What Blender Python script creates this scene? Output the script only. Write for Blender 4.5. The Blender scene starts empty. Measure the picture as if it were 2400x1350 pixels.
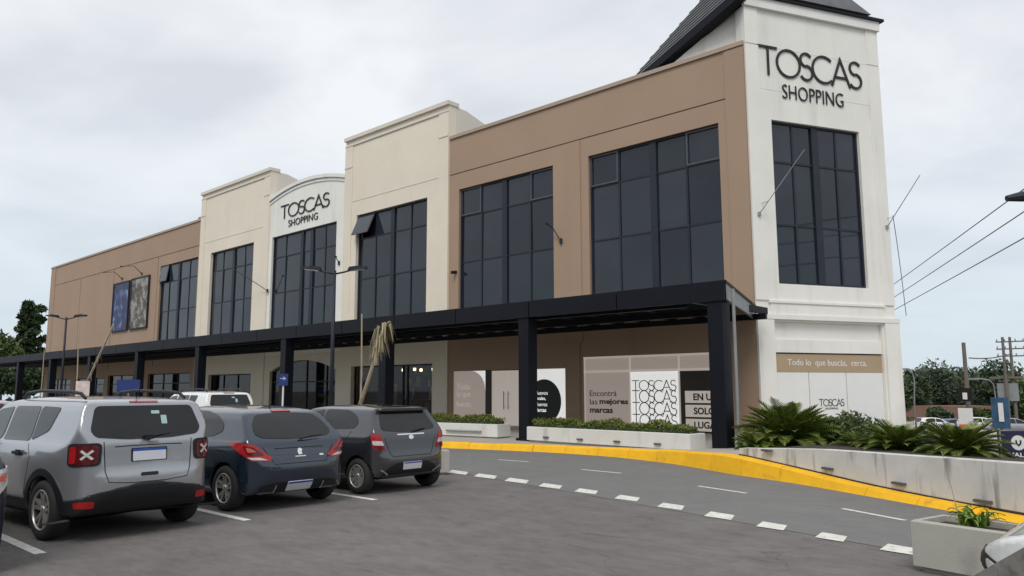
import bpy, bmesh, math, random
import numpy as np
from mathutils import Vector, Matrix
random.seed(7); np.random.seed(7)
PI = math.pi
SC = bpy.context.scene
COL = SC.collection
# ------------------------------------------------------------------ camera
CF, CYAW, CPIT, CROLL, CH = 1805.61, 132.81, 7.545, -0.137, 1.6
_a, _t, _r = map(math.radians, (CYAW, CPIT, CROLL))
FW = Vector((math.cos(_a)*math.cos(_t), math.sin(_a)*math.cos(_t), math.sin(_t)))
_rt = Vector((math.sin(_a), -math.cos(_a), 0)); _up = _rt.cross(FW)
RT = _rt*math.cos(_r) + _up*math.sin(_r); UP = -_rt*math.sin(_r) + _up*math.cos(_r)
cd = bpy.data.cameras.new('camera'); cam = bpy.data.objects.new('camera', cd); COL.objects.link(cam)
cd.sensor_width = 36; cd.lens = CF/2400*36; cd.clip_start = .05; cd.clip_end = 4000
M3 = Matrix((RT, UP, -FW)).transposed(); cam.matrix_world = Matrix.Translation((0, 0, CH)) @ M3.to_4x4()
SC.camera = cam
# ------------------------------------------------------------------ sky and sun (soft overcast daylight)
SUN_EL, SUN_AZ = math.radians(50), math.radians(-62)      # direction the light comes from (azimuth from +x)
w = bpy.data.worlds.new('World'); SC.world = w; w.use_nodes = True
N = w.node_tree.nodes; L = w.node_tree.links
bg = N['Background']; bg.inputs['Strength'].default_value = .1
sky = N.new('ShaderNodeTexSky'); sky.sky_type = 'NISHITA'; sky.sun_disc = False
sky.sun_elevation = SUN_EL; sky.sun_rotation = PI/2 - SUN_AZ
tc = N.new('ShaderNodeTexCoord'); sep = N.new('ShaderNodeSeparateXYZ'); L.new(tc.outputs['Generated'], sep.inputs[0])
def wmath(op, a, b=None):
    n = N.new('ShaderNodeMath'); n.operation = op
    for i, v in enumerate((a, b)):
        if v is None: continue
        if isinstance(v, (int, float)): n.inputs[i].default_value = v
        else: L.new(v, n.inputs[i])
    return n.outputs[0]
zz = wmath('ADD', wmath('ABSOLUTE', sep.outputs['Z']), .22)
cmb = N.new('ShaderNodeCombineXYZ'); L.new(wmath('DIVIDE', sep.outputs['X'], zz), cmb.inputs[0]); L.new(wmath('DIVIDE', sep.outputs['Y'], zz), cmb.inputs[1])
n1 = N.new('ShaderNodeTexNoise'); n1.inputs['Scale'].default_value = 1.7; n1.inputs['Detail'].default_value = 6; n1.inputs['Roughness'].default_value = .52; n1.inputs['Distortion'].default_value = .35
L.new(cmb.outputs[0], n1.inputs['Vector'])
rp = N.new('ShaderNodeValToRGB'); L.new(n1.outputs['Fac'], rp.inputs[0])
rp.color_ramp.elements[0].position = .36; rp.color_ramp.elements[0].color = (.66, .69, .74, 1)
rp.color_ramp.elements[1].position = .62; rp.color_ramp.elements[1].color = (.86, .88, .905, 1)
hz = N.new('ShaderNodeMapRange'); hz.inputs['From Min'].default_value = 0; hz.inputs['From Max'].default_value = .34; L.new(sep.outputs['Z'], hz.inputs['Value'])
mh = N.new('ShaderNodeMix'); mh.data_type = 'RGBA'; L.new(hz.outputs[0], mh.inputs[0])
mh.inputs[6].default_value = (.60, .69, .76, 1); L.new(rp.outputs[0], mh.inputs[7])
cs = N.new('ShaderNodeVectorMath'); cs.operation = 'SCALE'; cs.inputs['Scale'].default_value = 9.3; L.new(mh.outputs[2], cs.inputs[0])
ns = N.new('ShaderNodeVectorMath'); ns.operation = 'MULTIPLY_ADD'; ns.inputs[1].default_value = (.08, .08, .08); L.new(sky.outputs[0], ns.inputs[0]); L.new(cs.outputs[0], ns.inputs[2])
L.new(ns.outputs[0], bg.inputs['Color'])
sd = bpy.data.lights.new('sun', 'SUN'); sd.energy = 1.5; sd.angle = math.radians(24); sd.color = (1, .965, .91)
sun = bpy.data.objects.new('sun', sd); COL.objects.link(sun)
sdir = Vector((math.cos(SUN_AZ)*math.cos(SUN_EL), math.sin(SUN_AZ)*math.cos(SUN_EL), math.sin(SUN_EL)))
sun.rotation_euler = sdir.to_track_quat('Z', 'Y').to_euler()
SC.view_settings.view_transform = 'Standard'; SC.view_settings.look = 'None'; SC.view_settings.exposure = 0.14
SC.view_settings.gamma = 1; SC.view_settings.use_curve_mapping = False
# ------------------------------------------------------------------ measuring helpers (photo survey -> metres)
def _ray(px, py): return FW*CF + RT*(px-1200) - UP*(py-675)
def hz_(px, py, z=0.0):
    d = _ray(px, py); return d*((z-CH)/d.z) + Vector((0, 0, CH))
def hy_(px, py, y):
    d = _ray(px, py); return d*(y/d.y) + Vector((0, 0, CH))
def dep(px, py, depth):
    d = _ray(px, py); return d*(depth/CF) + Vector((0, 0, CH))
# ------------------------------------------------------------------ materials
MATS = {}
def mat(name, col, rough=.6, var=.08, scale=2.0, bump=0.0, bscale=60, metal=0.0, spec=.5, coat=0.0, stain=None, stretch=(1, 1, 1), warm=0.0, detail=5):
    if name in MATS: return MATS[name]
    m = bpy.data.materials.new(name); m.use_nodes = True; MATS[name] = m
    n = m.node_tree.nodes; l = m.node_tree.links; b = n['Principled BSDF']
    b.inputs['Roughness'].default_value = rough; b.inputs['Metallic'].default_value = metal
    b.inputs['Specular IOR Level'].default_value = spec; b.inputs['Coat Weight'].default_value = coat; b.inputs['Coat Roughness'].default_value = .04
    t = n.new('ShaderNodeTexCoord'); mp = n.new('ShaderNodeMapping'); l.new(t.outputs['Object'], mp.inputs[0]); mp.inputs['Scale'].default_value = stretch
    nz = n.new('ShaderNodeTexNoise'); nz.inputs['Scale'].default_value = scale; nz.inputs['Detail'].default_value = detail; nz.inputs['Roughness'].default_value = .62
    l.new(mp.outputs[0], nz.inputs['Vector'])
    r = n.new('ShaderNodeValToRGB'); l.new(nz.outputs['Fac'], r.inputs[0])
    r.color_ramp.elements[0].position = .28; r.color_ramp.elements[1].position = .72
    c = col
    r.color_ramp.elements[0].color = (c[0]*(1-var), c[1]*(1-var), c[2]*(1-var*1.1), 1)
    r.color_ramp.elements[1].color = (min(1, c[0]*(1+var)), min(1, c[1]*(1+var)), min(1, c[2]*(1+var)), 1)
    out = r.outputs[0]
    if stain:       # (colour, scale, stretch, threshold, strength)
        sc, ss, st, th, am = stain
        mp2 = n.new('ShaderNodeMapping'); l.new(t.outputs['Object'], mp2.inputs[0]); mp2.inputs['Scale'].default_value = st
        n2 = n.new('ShaderNodeTexNoise'); n2.inputs['Scale'].default_value = ss; n2.inputs['Detail'].default_value = 6; l.new(mp2.outputs[0], n2.inputs['Vector'])
        r2 = n.new('ShaderNodeValToRGB'); l.new(n2.outputs['Fac'], r2.inputs[0]); r2.color_ramp.elements[0].position = th; r2.color_ramp.elements[1].position = min(1, th+.16)
        r2.color_ramp.elements[1].color = (am, am, am, 1)
        mx = n.new('ShaderNodeMix'); mx.data_type = 'RGBA'; l.new(r2.outputs[0], mx.inputs[0]); l.new(out, mx.inputs[6]); mx.inputs[7].default_value = (*sc, 1); out = mx.outputs[2]
    l.new(out, b.inputs['Base Color'])
    if bump:
        n3 = n.new('ShaderNodeTexNoise'); n3.inputs['Scale'].default_value = bscale; n3.inputs['Detail'].default_value = 4; l.new(t.outputs['Object'], n3.inputs['Vector'])
        bp = n.new('ShaderNodeBump'); bp.inputs['Strength'].default_value = bump; bp.inputs['Distance'].default_value = .02; l.new(n3.outputs['Fac'], bp.inputs['Height']); l.new(bp.outputs[0], b.inputs['Normal'])
    return m
def glassmat(name, tint, rough=.03, see=.5, fmul=1.0):
    if name in MATS: return MATS[name]
    m = bpy.data.materials.new(name); m.use_nodes = True; MATS[name] = m
    n = m.node_tree.nodes; l = m.node_tree.links; n.remove(n['Principled BSDF'])
    tr = n.new('ShaderNodeBsdfTransparent'); tr.inputs[0].default_value = (tint[0]*see, tint[1]*see, tint[2]*see, 1)
    gl = n.new('ShaderNodeBsdfGlossy'); gl.inputs['Roughness'].default_value = rough
    fr = n.new('ShaderNodeFresnel'); fr.inputs['IOR'].default_value = 1.5*fmul
    mx = n.new('ShaderNodeMixShader'); l.new(fr.outputs[0], mx.inputs[0]); l.new(tr.outputs[0], mx.inputs[1]); l.new(gl.outputs[0], mx.inputs[2])
    l.new(mx.outputs[0], n['Material Output'].inputs['Surface'])
    return m
brown = mat('brown_render', (.365, .252, .176), .75, .06, .3, .05, 90, stain=((.25, .17, .115), .9, (1, 1, .12), .60, .22))
brown_trim = mat('brown_coping', (.40, .31, .24), .7, .05, 1.5)
beige = mat('beige_render', (.76, .685, .565), .75, .06, .4, .05, 80, stain=((.45, .40, .34), 1.1, (1, 1, .35), .62, .22))
beige_trim = mat('beige_trim', (.68, .63, .55), .75, .04, 1)
white = mat('white_render', (.80, .785, .735), .7, .05, .7, .06, 70, stain=((.42, .42, .38), 1.3, (1.5, 1.5, .18), .54, .26))
white_trim = mat('white_trim', (.78, .77, .73), .7, .05, 1.2, stain=((.4, .4, .36), 1.5, (1, 1, .3), .6, .3))
roofdark = mat('roof_flat', (.12, .12, .12), .9)
navy = mat('navy_steel', (.005, .0062, .011), .5, .2, 1.2, spec=.2)
frame_m = mat('window_frame_dark', (.020, .024, .035), .5, .1, 3, spec=.3)
framel_m = mat('window_frame_light', (.06, .067, .085), .4, .1, 3)
pane_ms = [mat('facade_glass_%s' % k, c, .045, .25, .5, spec=.5, bump=.05, bscale=.9) for k, c in (('slate', (.015, .020, .032)), ('dim', (.010, .014, .024)), ('green', (.013, .022, .030)), ('pale', (.021, .026, .040)))]
pane_m = mat('facade_glass', (.026, .031, .043), .07, .25, .5, spec=.6)
steelgrey = mat('grey_sheet', (.25, .27, .27), .5, .12, 3)
taupe = mat('vinyl_taupe', (.33, .275, .245), .5, .03, 2)
taupe_l = mat('vinyl_light_taupe', (.42, .37, .33), .5, .04, 2)
vwhite = mat('vinyl_white', (.76, .76, .745), .5, .03, 2)
vblack = mat('vinyl_black', (.012, .011, .010), .5, .05, 2)
vbrown = mat('vinyl_dark_brown', (.028, .020, .016), .5, .05, 2)
vtan = mat('vinyl_tan', (.40, .295, .19), .5, .03, 2)
def added_glow(name, c, e):  # emission added so film, doors and frame look brighter under the canopy
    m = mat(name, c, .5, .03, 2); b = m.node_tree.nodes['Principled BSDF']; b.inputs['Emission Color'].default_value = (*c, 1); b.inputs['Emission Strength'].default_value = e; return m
glow_white = added_glow('glow_film_white', (.76, .76, .745), .66); glow_taupe = added_glow('glow_film_taupe', (.33, .275, .245), .55); glow_taupe_l = added_glow('glow_film_light_taupe', (.42, .37, .33), .6)
signblack = mat('sign_black', (.008, .008, .009), .5, .1, 4)
shopglass = glassmat('shop_glass', (.75, .82, .82), .02, .75)
inside_m = mat('shop_interior', (.22, .21, .19), .9, .35, 1.2)
yellow = mat('yellow_paint', (.88, .47, .004), .7, .10, 3, .1, 40, stain=((.34, .20, .04), 4.5, (1, 1, 1.5), .60, .5))
concrete = mat('concrete', (.36, .35, .32), .85, .13, 2.5, .12, 60, stain=((.16, .155, .14), 2.2, (1, 1, .6), .58, .5))
plaster_wh = mat('planter_white', (.68, .67, .63), .75, .06, 2, .08, 50, stain=((.36, .34, .30), 2.2, (1, 1, .4), .58, .45))
concrete_l = mat('planter_concrete', (.40, .39, .345), .85, .08, 2, .1, 50, stain=((.2, .19, .17), 3, (1, 1, .5), .6, .5))
paving = mat('paving', (.40, .36, .32), .85, .08, 3, .1, 40)
linewhite = mat('road_paint', (.70, .69, .63), .7, .10, 5, stain=((.22, .22, .21), 14, (1, 1, 1), .55, .75))
slot_m = mat('slot_dark', (.10, .095, .09), .8)
soil = mat('soil', (.05, .038, .028), .95, .3, 12, .5, 50)
wood = mat('weathered_wood', (.26, .24, .22), .85, .2, 3, .2, 30, stretch=(1, 1, 1), stain=((.1, .09, .08), 4, (1, 8, 8), .5, .6))
polewood = mat('pole_wood', (.16, .135, .12), .9, .2, 3, stretch=(4, 4, .5))
def leafmat(name, c, c2):
    m = mat(name, c, .55, .3, 6, spec=.35)
    n = m.node_tree.nodes; l = m.node_tree.links; b = n['Principled BSDF']
    g = n.new('ShaderNodeNewGeometry'); r = n.new('ShaderNodeValToRGB'); l.new(g.outputs['Random Per Island'], r.inputs[0])
    r.color_ramp.elements[0].color = (*c, 1); r.color_ramp.elements[1].color = (*c2, 1)
    l.new(r.outputs[0], b.inputs['Base Color'])
    b.inputs['Subsurface Weight'].default_value = 0
    return m
leaf_dark = leafmat('leaf_dark', (.016, .034, .014), (.05, .085, .03))
leaf_mid = leafmat('leaf_mid', (.03, .055, .014), (.10, .14, .04))
leaf_grey = leafmat('leaf_greygreen', (.045, .07, .045), (.11, .14, .085))
leaf_far = leafmat('leaf_far', (.035, .062, .032), (.09, .125, .06))
leaf_hedge = leafmat('leaf_hedge', (.07, .10, .014), (.20, .22, .045))
leaf_strap = leafmat('leaf_strap', (.08, .16, .02), (.26, .36, .07))
leaf_dry = leafmat('leaf_dry', (.20, .17, .10), (.42, .36, .22))
frond_m = leafmat('cycad_leaf', (.030, .065, .012), (.22, .27, .048))
bark = mat('bark', (.085, .065, .05), .9, .3, 6)
stake_m = mat('stake_wood', (.36, .30, .22), .85, .2, 4)
# ------------------------------------------------------------------ mesh builder
PLOC = {}
class MB:
    def __init__(s): s.v = []; s.f = []; s.mi = []
    def add(s, vs, fs, m=0):
        o = len(s.v); s.v.extend([tuple(p) for p in vs]); s.f.extend([tuple(i+o for i in f) for f in fs]); s.mi.extend([m]*len(fs)); return s
    def box(s, x0, x1, y0, y1, z0, z1, m=0, T=None):
        vs = [(x, y, z) for z in (z0, z1) for y in (y0, y1) for x in (x0, x1)]
        if T: vs = [T(*q) for q in vs]
        return s.add(vs, [(0, 2, 3, 1), (4, 5, 7, 6), (0, 1, 5, 4), (2, 6, 7, 3), (0, 4, 6, 2), (1, 3, 7, 5)], m)
    def cbox(s, c, sz, R=None, m=0):
        h = [q/2 for q in sz]; vs = []
        for z in (-1, 1):
            for y in (-1, 1):
                for x in (-1, 1):
                    p = Vector((x*h[0], y*h[1], z*h[2]))
                    if R: p = R @ p
                    vs.append(p+Vector(c))
        return s.add(vs, [(0, 2, 3, 1), (4, 5, 7, 6), (0, 1, 5, 4), (2, 6, 7, 3), (0, 4, 6, 2), (1, 3, 7, 5)], m)
    def tube(s, pts, r, n=8, m=0, cap=True):
        pts = [Vector(p) for p in pts]; rs = r if isinstance(r, (list, tuple)) else [r]*len(pts)
        rings = []; prev = None
        for i, p in enumerate(pts):
            a = pts[max(0, i-1)]; b = pts[min(len(pts)-1, i+1)]; d = (b-a).normalized()
            ref = Vector((0, 0, 1)) if abs(d.z) < .95 else Vector((1, 0, 0))
            u = d.cross(ref).normalized()
            if prev is not None and u.dot(prev) < 0: u = -u
            prev = u; vv = d.cross(u)
            rings.append([p+(u*math.cos(2*PI*k/n)+vv*math.sin(2*PI*k/n))*rs[i] for k in range(n)])
        vs = [q for rg in rings for q in rg]; fs = []
        for i in range(len(pts)-1):
            for k in range(n):
                fs.append((i*n+k, i*n+(k+1) % n, (i+1)*n+(k+1) % n, (i+1)*n+k))
        if cap: fs.append(tuple(range(n-1, -1, -1))); fs.append(tuple((len(pts)-1)*n+k for k in range(n)))
        return s.add(vs, fs, m)
    def prism(s, poly, T, d0, d1, m=0):      # poly (u,v) extruded between d0 and d1 with T(u,d,v)
        n = len(poly); vs = [T(u, d0, v) for u, v in poly]+[T(u, d1, v) for u, v in poly]
        fs = [tuple(range(n)), tuple(range(2*n-1, n-1, -1))]+[(i, i+n, (i+1) % n+n, (i+1) % n) for i in range(n)]
        return s.add(vs, fs, m)
    def build(s, name, mats, parent=None, smooth=False, fixn=True):
        me = bpy.data.meshes.new(name)
        off = PLOC.get(parent.name, (0, 0, 0)) if parent else (0, 0, 0)
        vs = [(a-off[0], b-off[1], c-off[2]) for a, b, c in s.v] if parent else s.v
        me.from_pydata(vs, [], s.f); me.update()
        if fixn:
            bm = bmesh.new(); bm.from_mesh(me); bmesh.ops.recalc_face_normals(bm, faces=bm.faces); bm.to_mesh(me); bm.free()
        mats = mats if isinstance(mats, (list, tuple)) else [mats]
        for m in mats: me.materials.append(m)
        if len(mats) > 1: me.polygons.foreach_set('material_index', s.mi)
        if smooth: me.polygons.foreach_set('use_smooth', [True]*len(me.polygons))
        o = bpy.data.objects.new(name, me); COL.objects.link(o)
        if parent: o.parent = parent
        return o
def empty(name, loc=(0, 0, 0), rz=0, label=None, cat=None, group=None):
    o = bpy.data.objects.new(name, None); COL.objects.link(o); o.location = loc; o.rotation_euler = (0, 0, rz); o.empty_display_size = .1
    PLOC[o.name] = tuple(loc) if rz == 0 else (0, 0, 0)
    if label: tag(o, label, cat, group)
    return o
def tag(o, label, cat, group=None, kind=None):
    if label: o['label'] = label
    if cat: o['category'] = cat
    if group: o['group'] = group
    if kind: o['kind'] = kind
    return o
def struct(o): o['kind'] = 'structure'; return o
def sub(o, parent):      # put an already world-placed mesh (parent at a part in the same frame) under a part
    o.parent = parent; return o
def ident(x, y, z): return (x, y, z)
def copy_tree(o, parent=None):
    c = o.copy(); COL.objects.link(c); c.parent = parent
    for ch in list(o.children): copy_tree(ch, c)
    return c
def recolor(root, old, new):
    for o in [root]+list(root.children_recursive):
        if o.type == 'MESH':
            for sl in o.material_slots:
                if sl.material == old: sl.link = 'OBJECT'; sl.material = new
def text_geo(body, width=None, height=None, ext=.01, bold=0.0):
    c = bpy.data.curves.new('t', 'FONT'); c.body = body; c.size = 1; c.extrude = .5; c.resolution_u = 4; c.offset = bold
    o = bpy.data.objects.new('t', c); COL.objects.link(o)
    dg = bpy.context.evaluated_depsgraph_get(); me = bpy.data.meshes.new_from_object(o.evaluated_get(dg))
    v = np.array([tuple(q.co) for q in me.vertices]); f = [tuple(p.vertices) for p in me.polygons]
    bpy.data.objects.remove(o); bpy.data.curves.remove(c); bpy.data.meshes.remove(me)
    lo = v.min(0); hi = v.max(0)
    sy = (height/(hi[1]-lo[1])) if height else (width/(hi[0]-lo[0])); sx = (width/(hi[0]-lo[0])) if width else sy
    v = (v-lo)*np.array([sx, sy, ext/(hi[2]-lo[2])])
    return v, f
def text_on(mb, body, T, u0, v0, width=None, height=None, ext=.01, d0=0.0, m=0, bold=0.0):   # T(u,depth_out,v)
    v, f = text_geo(body, width, height, ext, bold)
    mb.add([T(u0+a, d0+c, v0+b) for a, b, c in v], f, m); return v[:, 0].max()
# stroke capitals for the shop's sign
def arc(cx, cy, r, a0, a1, n=20): return [(cx+r*math.cos(math.radians(a0+(a1-a0)*i/n)), cy+r*math.sin(math.radians(a0+(a1-a0)*i/n))) for i in range(n+1)]
def letter(ch, t):
    h = t/2
    if ch == 'T': return .74, [[(0, 1-h), (.74, 1-h)], [(.37, 1-h), (.37, 0)]]
    if ch == 'O': return 1.0, [arc(.5, .5, .5-h, 0, 360, 36)]
    if ch == 'C': return .86, [arc(.5, .5, .5-h, 46, 314, 30)]
    if ch == 'A': return .82, [[(h*.6, 0), (.41, 1-h), (.82-h*.6, 0)], [(.15, .32), (.67, .32)]]
    if ch == 'S':
        r1, r2 = .245-h*.5, .27-h*.5
        return .56, [arc(.28, 1-h-r1, r1, 30, 262, 18)+arc(.27, h+r2, r2, 82, -150, 20)]
def ribbon(mb, pts, t, T, d0, d1, m=0):
    closed = math.dist(pts[0], pts[-1]) < 1e-4
    if closed: pts = pts[:-1]
    P = [Vector(q) for q in pts]; n = len(P); Lf = []; Rg = []
    for i in range(n):
        a = P[(i-1) % n] if (closed or i > 0) else P[i]; b = P[(i+1) % n] if (closed or i < n-1) else P[i]
        d1_ = (P[i]-a); d2_ = (b-P[i])
        if d1_.length < 1e-6: d1_ = d2_
        if d2_.length < 1e-6: d2_ = d1_
        d1_ = d1_.normalized(); d2_ = d2_.normalized(); nn = Vector((-d1_.y-d2_.y, d1_.x+d2_.x)).normalized()
        k = t/2/max(.35, nn.dot(Vector((-d1_.y, d1_.x))))
        Lf.append(P[i]+nn*k); Rg.append(P[i]-nn*k)
    vs = [T(q.x, d, q.y) for d in (d0, d1) for q in Lf+Rg]; fs = []; N2 = 2*n
    rng = range(n) if closed else range(n-1)
    for i in rng:
        j = (i+1) % n
        fs += [(i, j, n+j, n+i), (N2+i, N2+n+i, N2+n+j, N2+j), (i, N2+i, N2+j, j), (n+i, n+j, N2+n+j, N2+n+i)]
    if not closed: fs += [(0, n, N2+n, N2), (n-1, N2+n-1, N2+N2-1, N2-1)]
    mb.add(vs, fs, m)
def toscas(T, u0, v0, width, height, t, d0, d1, mat_, parent, gap=-.055, name='letter'):
    ws = [letter(c, t)[0] for c in 'TOSCAS']; tot = sum(ws)+gap*5; sx = width/(tot*height); x = 0
    one = MB() if name is None else None
    for c, wd in zip('TOSCAS', ws):
        mb = one or MB()
        for st in letter(c, t)[1]:
            ribbon(mb, st, t, lambda u, d, v, x=x: T(u0+(u+x)*height*sx, d, v0+v*height), d0, d1)
        if not one: mb.build(name, mat_, parent)
        x += wd+gap
    return one
# ================================================================== GROUND, ROAD, KERB
def gz(x, y): return -.045*max(0.0, min(y, 190)-26)
xs = [-900, -500, -300, -180, -120, -90]+list(np.linspace(-80, 30, 56))+[45, 70, 120, 200, 350, 600, 900]
ys = [-600, -300, -120, -60, -30]+list(np.linspace(-20, 40, 41))+[50, 65, 80, 100, 130, 160, 190, 260, 400, 700, 1100, 1600]
mb = MB(); nx, ny = len(xs), len(ys)
mb.add([(x, y, gz(x, y)) for y in ys for x in xs], [(j*nx+i, j*nx+i+1, (j+1)*nx+i+1, (j+1)*nx+i) for j in range(ny-1) for i in range(nx-1)])
def asphalt(name, c, c2, rough, patch, grain=220, bump=.35):
    m = bpy.data.materials.new(name); m.use_nodes = True; n = m.node_tree.nodes; l = m.node_tree.links; b = n['Principled BSDF']
    t = n.new('ShaderNodeTexCoord')
    def nz(scale, det, st=(1, 1, 1), rg=.6, rot=0):
        mp = n.new('ShaderNodeMapping'); mp.inputs['Scale'].default_value = st; mp.inputs['Rotation'].default_value = (0, 0, rot); l.new(t.outputs['Object'], mp.inputs[0])
        q = n.new('ShaderNodeTexNoise'); q.inputs['Scale'].default_value = scale; q.inputs['Detail'].default_value = det; q.inputs['Roughness'].default_value = rg; l.new(mp.outputs[0], q.inputs['Vector']); return q.outputs['Fac']
    def ramp(f, p0, p1, a, b_):
        r = n.new('ShaderNodeValToRGB'); l.new(f, r.inputs[0]); r.color_ramp.elements[0].position = p0; r.color_ramp.elements[1].position = p1
        r.color_ramp.elements[0].color = (*a, 1); r.color_ramp.elements[1].color = (*b_, 1); return r.outputs[0]
    def mult(a, b_):
        x = n.new('ShaderNodeMix'); x.data_type = 'RGBA'; x.blend_type = 'MULTIPLY'; x.inputs[0].default_value = 1; l.new(a, x.inputs[6]); l.new(b_, x.inputs[7]); return x.outputs[2]
    base = ramp(nz(.35, 5), .3, .7, c, c2)
    base = mult(base, ramp(nz(1.5, 8, (1, 1.7, 1), .68, .15), .34, .60, (1-patch,)*3, (1.0,)*3))
    base = mult(base, ramp(nz(7, 6, (.6, 1.3, 1), .65, .1), .34, .56, (1-patch*.6,)*3, (1.04,)*3))
    base = mult(base, ramp(nz(38, 3), .25, .45, (1-patch*.8,)*3, (1.0,)*3))
    base = mult(base, ramp(nz(.9, 3, (1, 1, 1), .5, .9), .66, .74, (1.0,)*3, (1-patch*1.1,)*3))
    base = mult(base, ramp(nz(2.1, 5, (.55, 1.5, 1), .6, .3), .62, .72, (1.0,)*3, (1-patch*1.2,)*3))
    base = mult(base, ramp(nz(14, 3, (.7, 1.4, 1), .5, .2), .66, .74, (1.0,)*3, (1-patch*1.3,)*3))
    base = mult(base, ramp(nz(grain, 2), .3, .7, (.70,)*3, (1.30,)*3))
    vo = n.new('ShaderNodeTexVoronoi'); vo.feature = 'DISTANCE_TO_EDGE'; vo.inputs['Scale'].default_value = .23; mpv = n.new('ShaderNodeMapping'); l.new(t.outputs['Object'], mpv.inputs[0])
    dn_ = n.new('ShaderNodeTexNoise'); dn_.inputs['Scale'].default_value = 1.1; dn_.inputs['Detail'].default_value = 6; l.new(t.outputs['Object'], dn_.inputs['Vector']); va = n.new('ShaderNodeVectorMath'); va.operation = 'MULTIPLY_ADD'; va.inputs[1].default_value = (1.6, 1.6, 0); l.new(dn_.outputs['Color'], va.inputs[0]); l.new(mpv.outputs[0], va.inputs[2]); l.new(va.outputs[0], vo.inputs['Vector'])
    base = mult(base, ramp(vo.outputs['Distance'], .0015, .004, (1-patch*1.1,)*3, (1.0,)*3))
    l.new(base, b.inputs['Base Color']); b.inputs['Roughness'].default_value = rough; b.inputs['Specular IOR Level'].default_value = .3
    bp = n.new('ShaderNodeBump'); bp.inputs['Strength'].default_value = bump; bp.inputs['Distance'].default_value = .012; l.new(nz(grain*.6, 3), bp.inputs['Height']); l.new(bp.outputs[0], b.inputs['Normal'])
    return m
lot_m = asphalt('parking_asphalt', (.160, .147, .141), (.192, .177, .170), .9, .22, 300)
road_m = asphalt('road_asphalt', (.170, .168, .164), (.195, .192, .187), .85, .10, 300)
ground = struct(mb.build('ground', lot_m, fixn=False))
KERB = [(-95, 13.5, .16), (-30, 13.6, .16), (-21, 14.0, .16), (-17.0, 14.55, .165), (-14.6, 15.25, .17), (-12.6, 15.6, .18), (-11.2, 15.55, .21), (-9.9, 15.25, .25), (-8.6, 14.75, .30), (-7.7, 14.2, .345), (-7.1, 13.85, .355),
        (-6.4, 13.58, .29), (-5.5, 13.2, .21), (-4.0, 12.32, .11), (-2.0, 11.12, .07), (.5, 9.7, .065), (4, 7.8, .065), (14, 2.6, .065)]
def smooth_line(pts, it=2):
    for _ in range(it):
        q = [pts[0]]
        for a, b in zip(pts, pts[1:]):
            q += [tuple(.75*u+.25*v for u, v in zip(a, b)), tuple(.25*u+.75*v for u, v in zip(a, b))]
        pts = q+[pts[-1]]
    return pts
KL = smooth_line(KERB, 2)
def offs(line, d):
    out = []
    for i, p in enumerate(line):
        a = line[max(0, i-1)]; b = line[min(len(line)-1, i+1)]; t = Vector((b[0]-a[0], b[1]-a[1])).normalized()
        out.append((p[0]-t.y*d, p[1]+t.x*d)+tuple(p[2:]))
    return out
KI = offs(KL, .17); KB = offs(KL, -.05)
mb = MB(); n = len(KL)
rows = [[(p[0], p[1], -.02) for p in KB], [(p[0], p[1], .004) for p in KB], [(a[0]*.75+b[0]*.25, a[1]*.75+b[1]*.25, a[2]-.035) for a, b in zip(KB, KI)], [(a[0]*.6+b[0]*.4, a[1]*.6+b[1]*.4, a[2]-.006) for a, b in zip(KB, KI)], [(p[0], p[1], p[2]) for p in KI], [(p[0], p[1], -.02) for p in KI]]
rows[2] = [(x+random.uniform(-.006, .006), y+random.uniform(-.006, .006), z+random.uniform(-.008, .008)) for x, y, z in rows[2]]
i0 = max(i for i in range(n) if KL[i][0] < -42)
mb.add([q for r in rows for q in r[:i0+1]], [(r*(i0+1)+i, r*(i0+1)+i+1, (r+1)*(i0+1)+i+1, (r+1)*(i0+1)+i) for r in range(5) for i in range(i0)])
kerb = struct(mb.build('kerb', yellow, smooth=False))
acc = [0.0]
for i in range(i0, n-1): acc.append(acc[-1]+math.dist(KL[i][:2], KL[i+1][:2]))
def rowat(row, dist):
    for i in range(len(acc)-1):
        if dist <= acc[i+1] or i == len(acc)-2:
            t = (dist-acc[i])/max(1e-6, acc[i+1]-acc[i]); return Vector(row[i0+i]).lerp(Vector(row[i0+i+1]), t)
dd = 0.0; krng = random.Random(5)
while dd < acc[-1]-1.2:
    ln = 1.0+krng.uniform(-.04, .04); st = [dd+.006, dd+ln*.5, dd+ln-.006]; jz = krng.uniform(-.007, .007); jy = krng.uniform(-.008, .008); dd += ln
    mb = MB(); vs = []
    for r_ in range(6):
        for d_ in st:
            p = rowat(rows[r_], d_); vs.append((p.x, p.y+jy, p.z+(jz if 1 < r_ < 5 else 0)))
    mb.add(vs, [(r_*3+i, r_*3+i+1, (r_+1)*3+i+1, (r_+1)*3+i) for r_ in range(5) for i in (0, 1)]+[(0, 3, 6, 9, 12, 15), (17, 14, 11, 8, 5, 2)])
    mb.build('kerb_stone', yellow, kerb)
# pavement behind the kerb up to the facade
mb = MB(); cols = []
for p in KI:
    x = p[0]
    if x > -5.6: break
    cols.append((p, p[2]-.012))
m_ = len(cols); fr = [0, .03, .12, .4, .7, 1]
for fi in fr:
    for (p, z) in cols:
        yb = 24.5 if p[0] < -9 else 30
        zz_ = z*(1-min(1, fi*2.5))+.235*min(1, fi*2.5)
        mb.v.append((p[0]+(0 if p[0] < -10 else fi*1.5*(p[0]+10)), p[1]+(yb-p[1])*fi, zz_))
mb.f += [(r*m_+i, r*m_+i+1, (r+1)*m_+i+1, (r+1)*m_+i) for r in range(len(fr)-1) for i in range(m_-1)]; mb.mi = [0]*len(mb.f)
pave = struct(mb.build('pavement', paving, fixn=False))
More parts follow.
